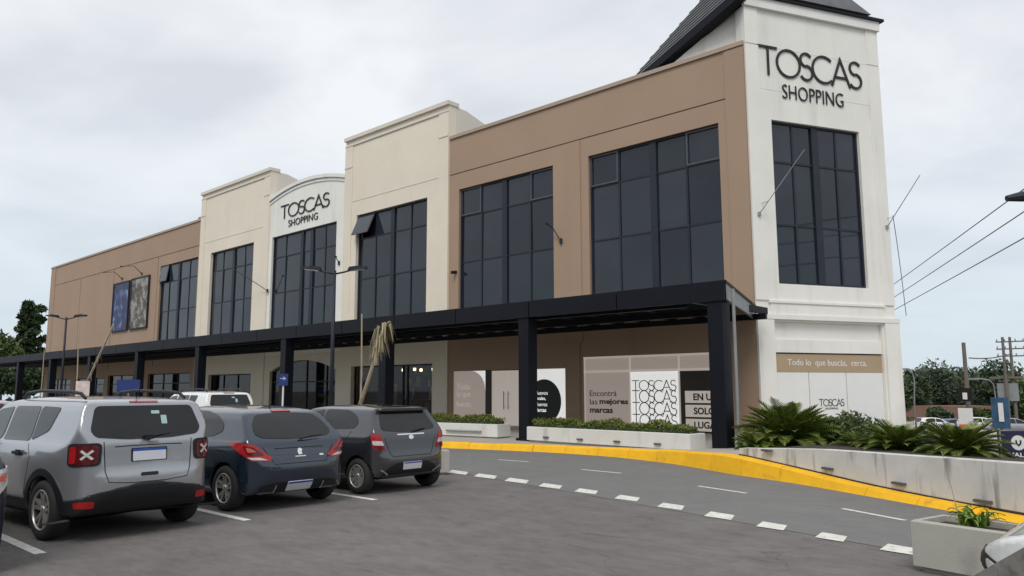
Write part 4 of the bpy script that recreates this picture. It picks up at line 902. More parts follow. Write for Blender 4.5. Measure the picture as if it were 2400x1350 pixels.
# ---------- rounded five-door hatchback
def make_hatch(paint, kind):
    root = empty('hatchback_car', (0, 0, 0), 1e-9)
    if kind == 'round':
        R = .322; hw = .885; wb = (.64, 3.27); Ln = 4.28
        side = [(.25, .22), (.12, .26), (.04, .38), (.0, .52), (.005, .64), (.055, .705), (.085, .80), (.12, .93), (.17, 1.005), (.50, 1.335), (.60, 1.40), (.80, 1.445), (1.3, 1.49), (1.75, 1.498), (2.2, 1.475), (2.55, 1.40), (3.35, 1.0), (3.6, .94), (3.95, .84), (4.18, .72), (4.28, .56), (4.28, .36), (4.18, .22), (3.4, .19), (.8, .19)]
        plan = [(.0, -.4), (.0, .28), (.02, .52), (.07, .69), (.15, .80), (.28, .875), (.5, .895), (1.3, .905), (3.2, .905), (3.7, .86), (4.0, .76), (4.2, .55), (4.28, .25), (4.28, -.4)]
        sec = [(-.5, .19), (.74, .19), (.83, .26), (.885, .40), (.905, .58), (.90, .74), (.885, .86), (.855, .95), (.81, 1.02), (.735, 1.22), (.66, 1.36), (.58, 1.42), (.42, 1.465), (.2, 1.495), (-.5, 1.505)]
        dims = ((-.03, -.95, .16), (4.32, .95, 1.54)); k = .045
    else:
        R = .302; hw = .835; wb = (.48, 2.95); Ln = 3.78
        side = [(.22, .24), (.10, .28), (.03, .40), (.0, .52), (.01, .62), (.05, .68), (.065, .80), (.075, .98), (.10, 1.04), (.335, 1.40), (.30, 1.44), (.36, 1.465), (.7, 1.49), (1.2, 1.512), (1.7, 1.505), (2.05, 1.45), (2.2, 1.40), (2.85, 1.02), (3.1, .97), (3.5, .88), (3.68, .78), (3.76, .62), (3.78, .42), (3.70, .25), (3.0, .20), (.8, .20)]
        plan = [(.0, -.4), (.0, .38), (.02, .56), (.06, .70), (.12, .775), (.22, .825), (.42, .845), (2.8, .85), (3.2, .82), (3.5, .74), (3.7, .54), (3.78, .25), (3.78, -.4)]
        sec = [(-.5, .20), (.70, .20), (.78, .26), (.825, .40), (.845, .56), (.845, .74), (.83, .87), (.81, .97), (.775, 1.04), (.70, 1.25), (.635, 1.39), (.57, 1.45), (.42, 1.49), (.2, 1.51), (-.5, 1.52)]
        dims = ((-.03, -.9, .17), (3.82, .9, 1.55)); k = .035
    S = CarSDF(side, plan, sec, k, wb, R, hw, flare=0)
    sdf_mesh('body', S, dims[0], dims[1], .032, paint, root)
    gw = carglass2
    for s, fr_ in ((1, 'L'), (-1, 'R')):
        if kind == 'round':
            patch(S, 'side_window', roundp([(1.10, 1.035), (2.18, .995), (2.14, 1.405), (1.55, 1.395), (1.18, 1.335), (.92, 1.22), (.88, 1.11)], .07), fr_, gw, root, .006)
            patch(S, 'side_window', roundp([(2.24, .995), (3.18, .985), (2.62, 1.30), (2.20, 1.40)], .06), fr_, gw, root, .006)
            gaps = ([(2.21, 1.40), (2.22, .7), (2.2, .3)], [(1.02, 1.0), (1.05, .9), (1.12, .7), (1.14, .3)], [(3.22, .96), (3.26, .6), (3.2, .3)], [(1.25, .29), (3.18, .29)]); hxs = (1.18, 2.34); hz2 = .80; mz = 1.03; mx_ = 2.98
        else:
            patch(S, 'side_window', roundp([(.66, 1.10), (1.60, 1.055), (1.62, 1.42), (.98, 1.415), (.70, 1.33), (.58, 1.2)], .08), fr_, gw, root, .006)
            patch(S, 'side_window', roundp([(1.68, 1.05), (2.62, 1.03), (2.18, 1.33), (1.68, 1.42)], .06), fr_, gw, root, .006)
            gaps = ([(1.65, 1.42), (1.66, .7), (1.64, .3)], [(.70, 1.06), (.80, .9), (.92, .62), (.94, .3)], [(2.66, 1.0), (2.70, .6), (2.66, .3)], [(1.05, .30), (2.64, .30)]); hxs = (.92, 1.80); hz2 = .86; mz = 1.06; mx_ = 2.45
        for g_ in gaps: strip(S, 'panel_gap', g_, .009, fr_, gap_m, root)
        for hx in hxs: patch(S, 'door_handle', rect(hx, hx+.19, hz2-.017, hz2+.017, .014), fr_, paint if kind == 'round' else chrome, root, .03, thick=.03)
        mb = MB(); mb.cbox((mx_, s*(hw+.06), mz), (.09, .20, .13)); mb.build('mirror', paint, root)
        for xc in wb: wheel(root, xc, s, R, hw+.005, .205 if kind == 'round' else .185, .212 if kind == 'round' else .195, 5 if kind == 'round' else 8, alloy, alloy_d, 1 if kind == 'round' else 2)
        frh = diag(1, .8, s); Uh = Vector(frh[1]); uh = Vector((Ln-.16, s*.62, 0)).dot(Uh); fh = 1 if Uh.x < 0 else -1
        oh = patch(S, 'headlight', roundp([(uh+fh*a_, b_) for a_, b_ in ((.20, .60), (.14, .67), (-.18, .77), (-.24, .73), (-.10, .63))], .03), frh, vblack, root, .008)
        patch(S, 'lamp_lens', roundp([(uh+fh*a_, b_) for a_, b_ in ((.14, .625), (.10, .665), (-.06, .715), (-.05, .65))], .03), frh, clearlamp, root, .013).parent = oh
        patch(S, 'fog_recess', roundp([(uh+fh*a_, b_) for a_, b_ in ((.16, .34), (.16, .46), (-.08, .46), (-.04, .36))], .03), frh, vblack, root, .006)
    def B(name, o, m, off=.006, **kw): return patch(S, name, o, 'B', m, root, off, **kw)
    if kind == 'round':
        rw = [(-.57, 1.03), (-.2, 1.005), (.2, 1.005), (.57, 1.03), (.66, 1.09), (.60, 1.24), (.50, 1.345), (.2, 1.372), (-.2, 1.372), (-.50, 1.345), (-.60, 1.24), (-.66, 1.09)]
        B('rear_window', roundp(rw, .05), gw)
        B('spoiler_lamp', rect(-.16, .16, 1.388, 1.408, .008), redlamp, .012)
        for s in (1, -1):
            fr_ = diag(-1, .75, s)
            D = Vector(fr_[3]); U = Vector(fr_[1]); uc = Vector((.16, s*.77, 0)).dot(U); sg_ = 1 if U.x > 0 else -1
            # u grows along U; outer end towards the car's flank
            f_ = 1 if Vector((1, 0, 0)).dot(U) > 0 else -1
            pl = [(uc+f_*a, b) for a, b in ((.32, .965), (.12, .975), (-.06, .94), (-.30, .745), (-.26, .705), (-.04, .72), (.12, .82))]
            o1 = patch(S, 'tail_light', roundp(pl, .03), fr_, redlamp, root, .010)
            o2 = patch(S, 'clear_lens', roundp([(uc+f_*a, b) for a, b in ((.03, .775), (-.03, .74), (-.24, .722), (-.14, .765))], .01), fr_, clearlamp, root, .014); o2.parent = o1
            o2 = patch(S, 'inner_lens', roundp([(uc+f_*a, b) for a, b in ((.10, .935), (-.04, .91), (-.20, .79), (.02, .80))], .03), fr_, redlamp_d, root, .0135); o2.parent = o1
            o2 = patch(S, 'bright_lens', roundp([(uc+f_*a, b) for a, b in ((.05, .915), (-.02, .895), (-.09, .845), (.02, .84))], .02), fr_, mat('pink_lens', (.62, .12, .10), .1, .1, 9, spec=.7), root, .017); o2.parent = o1
            B('exhaust_trim', rect(s*.52-.12, s*.52+.12, .27, .355, .02), vblack, .008); B('exhaust_edge', rect(s*.52-.125, s*.52+.125, .255, .27, .004), chrome, .014); B('exhaust_edge', rect(s*.40-.008, s*.40+.008, .26, .37, .004), chrome, .014)
        B('lower_panel', roundp([(-.70, .215), (.70, .215), (.64, .37), (.40, .40), (-.40, .40), (-.64, .37)], .04), blackpl, .004)
        p1 = B('number_plate', rect(-.21, .21, .27, .40, .012), platew, .014); B('plate_band', rect(-.205, .205, .372, .395, .004), plateb, .017).parent = p1
        strip(S, 'panel_gap', [(-.62, 1.0), (-.60, .90), (-.47, .72), (-.44, .66), (.44, .66), (.47, .72), (.60, .90), (.62, 1.0)], .010, 'B', gap_m, root); strip(S, 'crease', [(-.42, .875), (.42, .875)], .012, 'B', gap_m, root)
        bd = B('badge', roundp([(-.035, .775), (.03, .77), (.045, .81), (.03, .86), (-.01, .865), (-.045, .84), (-.02, .815)], .012), chrome, .012); B('name_strip', rect(-.09, .09, .742, .755, .003), chrome, .010); B('number_badge', rect(-.40, -.33, .74, .765, .004), chrome, .010)
        mb = MB(); mb.tube([(.13, -.02, .995), (.12, -.2, 1.03), (.14, -.42, 1.045)], [.016, .013, .008], 6); mb.build('rear_wiper', blackpl, root)
        mb = MB(); mb.tube([(.95, 0, 1.44), (.86, 0, 1.52)], [.012, .005], 6); mb.build('aerial', blackpl, root)
    else:
        B('rear_window', roundp([(-.56, 1.07), (-.2, 1.04), (.2, 1.04), (.56, 1.07), (.60, 1.12), (.50, 1.385), (-.50, 1.385), (-.60, 1.12)], .05), gw)
        mb = MB(); mb.prism([(-.53, 1.42), (.53, 1.42), (.50, 1.452), (-.50, 1.452)], lambda u, d, v: (d, u, v), .24, .40); mb.build('roof_spoiler', paint, root)
        for s in (1, -1):
            fr_ = diag(-1, .55, s); U = Vector(fr_[1]); uc = Vector((.12, s*.70, 0)).dot(U); f_ = 1 if U.x > 0 else -1
            o1 = patch(S, 'tail_light', roundp([(uc+f_*a, b) for a, b in ((.10, 1.02), (-.05, 1.03), (-.09, .93), (-.15, .74), (.02, .735), (.08, .84))], .03), fr_, redlamp, root, .012)
            o2 = patch(S, 'clear_lens', roundp([(uc+f_*a, b) for a, b in ((.075, .915), (-.085, .90), (-.12, .825), (.06, .84))], .02), fr_, clearlamp, root, .016); o2.parent = o1
            o2 = patch(S, 'lower_lens', roundp([(uc+f_*a, b) for a, b in ((.05, .82), (-.12, .81), (-.14, .75), (.02, .745))], .02), fr_, redlamp_d, root, .016); o2.parent = o1
        B('lower_panel', roundp([(-.66, .25), (.66, .25), (.58, .40), (.34, .52), (-.34, .52), (-.58, .40)], .05), blackpl, .004)
        p1 = B('number_plate', rect(-.20, .20, .40, .525, .012), platew, .014); B('plate_band', rect(-.195, .195, .50, .52, .004), plateb, .017).parent = p1
        B('chrome_strip', rect(-.30, .30, .985, 1.005, .006), chrome, .012); B('badge', [(.055*math.cos(2*PI*k/16), .945+.038*math.sin(2*PI*k/16)) for k in range(16)], chrome, .013)
        for s in (1, -1): strip(S, 'bumper_trim', [(s*.50, .33), (s*.62, .40), (s*.66, .42)], .022, 'B', chrome, root, .012)
        strip(S, 'panel_gap', [(-.58, 1.05), (-.55, .90), (-.47, .70), (-.42, .63), (.42, .63), (.47, .70), (.55, .90), (.58, 1.05)], .010, 'B', gap_m, root)
        mb = MB(); mb.tube([(.05, 0, 1.045), (.08, -.2, 1.075), (.11, -.36, 1.09)], [.014, .012, .007], 6); mb.build('rear_wiper', blackpl, root)
    underbody(root, .85, Ln-.7, .58)
    ww = .60 if kind == 'round' else .58
    patch(S, 'windscreen', roundp([(-ww, 1.06), (ww, 1.06), (ww*.86, 1.38), (-ww*.86, 1.38)], .08), 'F', carglass, root, .006)
    patch(S, 'grille', rect(-.42, .42, .36, .56, .06), 'F', vblack, root, .006)
    return root
silver = carpaint('silver_paint', (.36, .365, .39), .04, .28, .62); blue = carpaint('dark_blue_paint', (.014, .027, .048), .08, .25, .5); grey = carpaint('dark_grey_paint', (.046, .048, .055), .06, .26, .6); whitep = carpaint('white_paint', (.78, .78, .77), .02, .35, 0)
def place(o, x, y, rz=PI, z=0, sc=.95, zs=1.0): o.location = (x, y, z); o.rotation_euler = (0, 0, rz); o.scale = (sc, sc, sc*zs); return o
suv = make_suv(silver); place(suv, -8.97, 3.72, PI+.08, sc=.96, zs=.955); tag(suv, 'silver compact SUV with black bumper cladding and roof rails, nearest the camera', 'car', 'cars parked in the row')
h1 = make_hatch(blue, 'round'); place(h1, -9.50, 6.0, PI+.05, sc=.95, zs=.985); tag(h1, 'dark blue rounded hatchback parked between the silver SUV and the grey hatchback', 'car', 'cars parked in the row')
h2 = make_hatch(grey, 'small'); place(h2, -9.70, 8.14, PI+.02, sc=.94, zs=.965); tag(h2, 'dark grey small hatchback at the end of the row by the dashed line', 'car', 'cars parked in the row')
def carcopy(src, name, paint_old, paint_new, x, y, rz, label, group='cars parked further off', z=0):
    c = copy_tree(src); c.name = name; place(c, x, y, rz, z); recolor(c, paint_old, paint_new); tag(c, label, 'car', group); return c
_q = hy_(14, 1190, 2.02); XL_ = _q.x-.26
_lc = carcopy(h1, 'hatchback_car', blue, mat('navy_paint', (.018, .022, .045), .3, .1, 3, metal=.5, coat=.8), XL_, 1.33, PI, 'dark car of which only the rear corner shows at the left edge', 'cars parked in the row')
recolor(_lc, redlamp, clearlamp); recolor(_lc, redlamp_d, alloy)
q = dep(500, 925, 23); carcopy(suv, 'white_suv', silver, whitep, q.x+1.2, q.y, PI, 'white SUV roof and tailgate showing behind the dark blue hatchback')
q = dep(15, 930, 17); carcopy(h1, 'hatchback_car', blue, grey, q.x+1.0, q.y-.3, PI, 'dark car behind the silver SUV at the left edge')
# white car at the right edge, nose to the lane
wc = carcopy(h2, 'white_hatchback', grey, whitep, 2.36, 5.74, PI, 'white car whose bonnet corner pokes in at the lower right edge', 'cars parked in the row'); wc.scale.z = .91
# ================================================================== STREET FURNITURE
def lamp_post(x, y, h, label, arms=((-1, .9), (1, .9))):
    o = empty('street_lamp', (x, y, .15), 0, label, 'street lamp', 'double-headed lamps along the kerb')
    mb = MB(); mb.tube([(x, y, .15), (x, y, h*.5), (x, y, h)], [.075, .065, .05], 12); mb.build('pole', frame_m, o, True)
    mb = MB(); mb.tube([(x, y, .15), (x, y, .22)], .16, 12); mb.tube([(x, y, .22), (x, y, .7)], .09, 12); mb.build('base', frame_m, o)
    for sx, ln in arms:
        mb = MB(); mb.tube([(x, y, h-.12), (x+sx*ln*.28, y+sx*ln*.25, h-.05), (x+sx*ln*.45, y+sx*ln*.42, h+.02)], .03, 8); mb.build('arm', frame_m, o, True)
        mb = MB(); c = Vector((x+sx*ln*.62, y+sx*ln*.58, h+.06)); Rm = Matrix.Rotation(.75, 3, 'Z') @ Matrix.Rotation(-sx*.12, 3, 'Y'); mb.cbox(c, (.62, .26, .07), Rm); mb.cbox(c+Vector((-sx*.08, -sx*.07, .05)), (.36, .2, .05), Rm); hd = mb.build('lamp_head', frame_m, o)
        mb = MB(); mb.cbox(c-Vector((0, 0, .042)), (.46, .18, .015), Rm); le = mb.build('lens', clearlamp, o); le.parent = hd
lamp_post(-21.5, 14.55, 5.55, 'dark double-headed lamp post in front of the white arched bay'); lamp_post(-46.3, 14.2, 5.6, 'distant dark double-headed lamp post in front of the film posters')
# lamp reaching in at the upper right
o = empty('street_lamp', dep(2520, 1000, 9) - Vector((0, 0, .9)), 0, 'street lamp head reaching in at the upper right edge', 'street lamp')
hd = dep(2385, 462, 9.0); ps = dep(2560, 440, 9.0)
mb = MB(); mb.tube([(ps.x, ps.y, 0), (ps.x, ps.y, ps.z-.2), (ps.x, ps.y, ps.z)], [.08, .06, .05], 10); mb.build('pole', frame_m, o); mb = MB(); mb.tube([ps, hd.lerp(ps, .45)], .03, 8); mb.build('arm', frame_m, o)
dv = (ps-hd).normalized(); mb = MB(); mb.tube([hd-dv*.13, hd+dv*.05, hd+dv*.5], [.035, .062, .07], 8); mb.build('lamp_head', frame_m, o)
# planters on the pavement
def trough(name, c0, c1, wd, z0, z1, m, label, group, feet=0, thick=.07):
    # c0 -> c1: front edge from left to right, box extends back by wd
    a = Vector((c0[0], c0[1], 0)); b = Vector((c1[0], c1[1], 0)); d = (b-a).normalized(); nb = Vector((-d.y, d.x, 0)); Ln = (b-a).length
    T = lambda u, w_, z: tuple(a+d*u+nb*w_+Vector((0, 0, z)))
    o = empty(name, (a.x, a.y, z0), 0, label, 'planter', group)
    mb = MB(); zi = z1-.08
    ou = [(0, 0), (Ln, 0), (Ln, wd), (0, wd)]; inn = [(thick, thick), (Ln-thick, thick), (Ln-thick, wd-thick), (thick, wd-thick)]
    vs = [T(u, w_, z0+.05) for u, w_ in ou]+[T(u, w_, z1-.012) for u, w_ in ou]+[T(u+(.012 if u == 0 else -.012), w_+(.012 if w_ == 0 else -.012), z1) for u, w_ in ou]+[T(u, w_, z1) for u, w_ in inn]+[T(u, w_, zi) for u, w_ in inn]
    fs = [(3, 2, 1, 0)]
    for k in range(4):
        for r in range(4): fs.append((r*4+k, r*4+(k+1) % 4, (r+1)*4+(k+1) % 4, (r+1)*4+k))
    mb.add(vs, fs); mb.build('box', m, o)
    mb = MB(); mb.add([T(u, w_, zi+.03) for u, w_ in inn], [(0, 1, 2, 3)]); mb.build('soil', soil, o)
    mb = MB(); mb.box(.06, Ln-.06, .05, wd-.05, z0-.02, z0+.06, T=T); mb.build('plinth', concrete, o)
    for k in range(feet):
        mb = MB(); u = Ln*(k+.62)/(feet+.35); mb.box(u-.09, u+.09, -.05, .0, z0+.13, z0+.17, T=T); mb.build('drain_lip', slot_m, o)
    return o, T, Ln, a, d, nb
def leafcloud(name, m, parent, cen, rad, n, size, off=(0, 0, 0), shell=.5, flat=1.0, box=False, seed=1, pack=None):
    rng = np.random.default_rng(seed)
    if pack is not None: P = pack
    elif box: P = (rng.random((n, 3))*2-1)*np.array(rad)+np.array(cen)
    else:
        v = rng.normal(size=(n, 3)); v /= np.linalg.norm(v, axis=1, keepdims=True); r = shell+(1-shell)*rng.random((n, 1))**.6; P = v*r*np.array(rad)+np.array(cen)
    n = len(P); a = rng.normal(size=(n, 3)); a /= np.linalg.norm(a, axis=1, keepdims=True); b = np.cross(a, rng.normal(size=(n, 3))); b /= np.linalg.norm(b, axis=1, keepdims=True); b[:, 2] *= flat
    s = size*(.6+.8*rng.random((n, 1))); q = np.stack([P-a*s, P+b*s*.45, P+a*s, P-b*s*.45], 1).reshape(-1, 3)-np.array(off)
    me = bpy.data.meshes.new(name); me.from_pydata(q.tolist(), [], np.arange(4*n).reshape(n, 4).tolist()); me.materials.append(m)
    o = bpy.data.objects.new(name, me); COL.objects.link(o)
    if parent: o.parent = parent
    return o
def hedge(T, Ln, wd, z0, z1, label, seed):
    o = empty('hedge', T(Ln/2, wd/2, z0), 0, label, 'hedge', 'clipped hedges in the white planters'); rng = np.random.default_rng(seed)
    n = int(2600*Ln*wd); u = rng.random(n)*(Ln-.24)+.12; w_ = rng.random(n)*(wd-.16)+.08; hgt = z1+.05*np.sin(u*4.1+seed)+.035*np.sin(u*9.3)+.02*rng.normal(size=n); z = z0+(hgt-z0)*(1-(rng.random(n)**2.2))
    P = np.array([T(a, b, c) for a, b, c in zip(u, w_, z)])
    leafcloud('foliage', leaf_hedge, o, None, None, n, .032, PLOC[o.name], pack=P, seed=seed)
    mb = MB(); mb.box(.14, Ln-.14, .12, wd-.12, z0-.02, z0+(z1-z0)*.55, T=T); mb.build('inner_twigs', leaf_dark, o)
a = hz_(1235, 1035, .19); b = hz_(1618, 1056, .235)
p1 = trough('white_planter', a, b, .62, .19, .60, plaster_wh, 'long white planter between the two nearest canopy columns', 'white planters on the pavement', 4); hedge(p1[1], p1[2], .62, .56, .78, 'clipped green hedge in the white planter between the two nearest columns', 3)
b2 = hz_(1166, 1029, .18); a2 = b2+Vector((-6.2, -.55, 0))
p2 = trough('white_planter', a2, b2, .62, .18, .60, plaster_wh, 'white planter left of the covered shop doors, partly behind the grey hatchback', 'white planters on the pavement', 0); hedge(p2[1], p2[2], .62, .56, .79, 'clipped green hedge in the white planter left of the shop doors', 5)
mb = MB(); mb.tube([p2[1](p2[2]-2.0, -.05, .38), p2[1](p2[2]-.6, -.05, .38)], .03, 6); q = mb.build('rail', steelgrey, p2[0])
# concrete planters at the lane edge
def strapplant(loc, n, ln, label, seed, m=leaf_strap):
    rng = random.Random(seed); o = empty('strap_leaf_plant', loc, 0, label, 'plant'); mb = MB()
    for k in range(n):
        an = rng.uniform(0, 2*PI); l_ = ln*rng.uniform(.5, 1.15); el = rng.uniform(.8, 1.5); wd = rng.uniform(.012, .022); p = Vector((rng.uniform(-.1, .1), rng.uniform(-.1, .1), 0)); dh = Vector((math.cos(an), math.sin(an), 0)); sd_ = Vector((-dh.y, dh.x, 0)); vs = []
        for j in range(7):
            t = j/6; e = el-1.9*t*t*rng.uniform(.8, 1.1); 
            if j: p = p+(dh*math.cos(e)+Vector((0, 0, 1))*math.sin(e))*l_/6
            w_ = wd*(1-.85*t**2); vs += [Vector(loc)+p+sd_*w_, Vector(loc)+p-Vector((0, 0, .006)), Vector(loc)+p-sd_*w_]
        mb.add(vs, [(3*j+i, 3*j+i+1, 3*j+i+4, 3*j+i+3) for j in range(6) for i in (0, 1)])
    mb.build('leaves', m, o, True, fixn=False); return o
c0 = hz_(2142, 1338, 0); pr = c0+Vector((1.18, -.27, 0))
p3 = trough('concrete_planter', c0, pr, .55, 0, .44, concrete_l, 'grey concrete planter at the lower right beside the white car', 'concrete planters at the lane edge', 0, .06)
strapplant(p3[1](.40, .3, .42), 46, .26, 'green strap-leaved plant in the lower right planter', 4)
mb = MB(); base = Vector(p3[1](.28, .3, .42)); mb.tube([base, base+Vector((-.05, .03, .28)), base+Vector((-.12, .05, .62))], [.006, .004, .002], 5); mb.tube([base+Vector((.5, 0, 0)), base+Vector((.62, .02, .12)), base+Vector((.85, 0, .08))], [.008, .006, .004], 5)
tag(mb.build('dry_stalk', stake_m), 'thin bare flower stalk rising from the lower right planter', 'stalk')
c0 = hz_(985, 1116, 0); pr = hz_(1053, 1113, 0)
trough('concrete_planter', c0, pr, .6, 0, .46, concrete_l, 'grey concrete planter just past the dark grey hatchback', 'concrete planters at the lane edge', 0, .06)
# retaining wall and planting bed by the tower
RW = [p for p in KL if -7.25 < p[0] < 12]; RWi = offs(RW, .20); RWo = offs(RW, .42)
def rtop(x): return .47+.03*(x+7.2)+ (.06 if x > -5 else .03*(x+7.2))
mb = MB(); n = len(RWi); segs = [[], [], [], []]
for i_, (a, b) in enumerate(zip(RWi, RWo)):
    t = min(.78, rtop(a[0])); segs[0].append((a[0], a[1], -.05)); segs[1].append((a[0], a[1], t)); segs[2].append((b[0], b[1], t+.006)); segs[3].append((b[0], b[1], -.05))
mb.add([q for sg_ in segs for q in sg_], [(r*n+i, r*n+i+1, (r+1)*n+i+1, (r+1)*n+i) for r in range(3) for i in range(n-1)])
wallc = mat('stained_concrete', (.60, .585, .55), .85, .12, 1.6, .1, 40, stain=((.13, .13, .115), 3.6, (1.8, 1.8, .22), .53, .75))
rw = empty('retaining_wall', (RWi[0][0], RWi[0][1], 0), 0, 'low stained concrete planter wall curving along the yellow kerb below the tower', 'wall'); mb.build('wall', wallc, rw)
i0 = len(RWi)
for px, py in ((1795, 1056), (1943, 1098), (2110, 1133), (2307, 1175)):
    best = min(RWi, key=lambda p_: (Vector((p_[0], p_[1], 0))-hz_(px, py, .35)).length); i_ = RWi.index(best); tt = (Vector(RWi[min(i_+1, n-1)][:2])-Vector(RWi[i_-1][:2])).normalized(); tgt = dep(px, py, 1); r_ = (tgt-Vector((0, 0, CH)))
    P0 = Vector((best[0], best[1], 0)); nn_ = Vector((tt.y, -tt.x, 0)); tq = (P0.dot(nn_))/(r_.dot(nn_)); hit = r_*tq+Vector((0, 0, CH))
    Rm = Matrix((Vector((tt.x, tt.y, 0)), Vector((-tt.y, tt.x, 0)), Vector((0, 0, 1)))).transposed(); mb = MB(); mb.cbox(hit+nn_*.02, (.24, .08, .035), Rm); mb.build('drain_slot', slot_m, rw)
RG = offs(RW, .188); mb = MB(); mb.add([(p_[0], p_[1], p_[2]-.05) for p_ in RG]+[(p_[0], p_[1], p_[2]+.022) for p_ in RG]+[(p_[0], p_[1], p_[2]+.022) for p_ in RWi], [(r_*n+i, r_*n+i+1, (r_+1)*n+i+1, (r_+1)*n+i) for r_ in (0, 1) for i in range(n-1)]); mb.build('base_joint', soil, rw)
mb = MB(); vs = [(p_[0], p_[1], min(.78, rtop(p_[0]))-.05) for p_ in RWo]; bk = [(p_[0]+1.0 if p_[0] > -6 else p_[0]+.4, p_[1]+3.4, .42) for p_ in RWo]; mb.add(vs+bk, [(i, i+1, n+i+1, n+i) for i in range(n-1)]); struct(mb.build('planting_bed', soil, fixn=False))
# ================================================================== CYCADS
def cycad(loc, R, nf, label, seed, up=.9, tr=.25):
    rng = random.Random(seed); o = empty('cycad', loc, 0, label, 'cycad', 'cycads in the bed by the tower'); X0 = Vector(loc)
    mb = MB(); mb.tube([X0-Vector((0, 0, .1)), X0+Vector((0, 0, tr*.6)), X0+Vector((0, 0, tr))], [.16, .17, .10], 12); mb.build('trunk', bark, o)
    mb = MB(); stems = MB()
    for k in range(nf):
        an = 2*PI*k*.618034+rng.uniform(-.2, .2); t0 = (k+.5)/nf; el = .05+up*1.45*t0**.8+rng.uniform(-.08, .08); l_ = R*rng.uniform(.85, 1.1)*(1-.12*t0); droop = 1.05*(1-.45*t0); p = X0+Vector((0, 0, tr)); dh = Vector((math.cos(an), math.sin(an), 0)); sd_ = Vector((-dh.y, dh.x, 0)); ns = 26; path = [p]
        for j in range(ns):
            e = el-droop*(j/ns)**1.4; p = p+(dh*math.cos(e)+Vector((0, 0, 1))*math.sin(e))*l_/ns; path.append(p)
            if j < 3: continue
            tg = (path[-1]-path[-2]).normalized(); nu = sd_.cross(tg).normalized(); nu = nu if nu.z > 0 else -nu; tt_ = j/ns; ll = l_*.20*(math.sin(PI*min(1, .12+tt_*.95))**.6+.12)
            for s_ in (-1, 1):
                tip = p+(sd_*s_*.80+tg*.5+nu*.28)*ll*rng.uniform(.9, 1.1); w_ = tg*.014*(R/1.0)
                mid = p.lerp(tip, .55)-nu*ll*.02; mb.add([p-w_, p+w_, mid+w_*.9, mid-w_*.9, tip], [(0, 1, 2, 3), (3, 2, 4)])
        stems.tube(path[::4]+[path[-1]], [.014]*(len(path[::4]))+[.004], 4)
    mb.build('fronds', frond_m, o, fixn=False); stems.build('frond_stems', frond_m, o)
    return o
def bed(px, py, depth): return dep(px, py, depth)
for px, py, dp, R_, nf, lb, up_, tr_ in [(1848, 1052, 17.4, 1.32, 130, 'largest cycad at the foot of the tower, beside the canopy corner', .80, .10), (1962, 1052, 18.0, 1.08, 100, 'round cycad just right of the largest one, under the small tower lettering', .72, .08), (1775, 1056, 17.0, .62, 44, 'small cycad against the nearest canopy column', .7, .04), (2112, 1066, 14.6, .88, 70, 'cycad in front of the tower right pier', .72, .06), (2252, 1072, 13.4, .88, 70, 'cycad nearest the dark blue board', .72, .05), (2030, 1062, 16.0, .74, 56, 'small cycad between the round one and the tower pier', .62, .05), (2180, 1072, 14.4, .55, 40, 'lowest cycad, between the two at the end of the wall', .5, .03)]:
    q = dep(px, py, dp); cycad((q.x, q.y, q.z), R_, nf, lb, int(px), up_, tr_)
for px, py, dp, rr, hh, lb, sd2, mm in ((1995, 1052, 17.2, .75, .62, 'rounded leafy shrub behind the cycads under the small tower lettering', 31, leaf_mid), (1900, 1056, 18.6, .9, .55, 'leafy shrub between the two big cycads', 32, leaf_mid), (2080, 1060, 16.2, .6, .40, 'low dark shrub at the foot of the tower right pier', 33, leaf_far)):
    q = dep(px, py, dp); o = empty('shrub', (q.x, q.y, q.z-.1), 0, lb, 'shrub', 'shrubs in the bed by the tower'); leafcloud('foliage', mm, o, (q.x, q.y, q.z+hh*.35), (rr, rr, hh), 2600, .055, PLOC[o.name], seed=sd2, shell=.35)
    mb = MB()
    for k in range(6): an = k*1.05; mb.tube([(q.x, q.y, q.z-.12), (q.x+rr*.6*math.cos(an), q.y+rr*.6*math.sin(an), q.z+hh*.6)], [.02, .006], 5)
    mb.build('stems', bark, o)
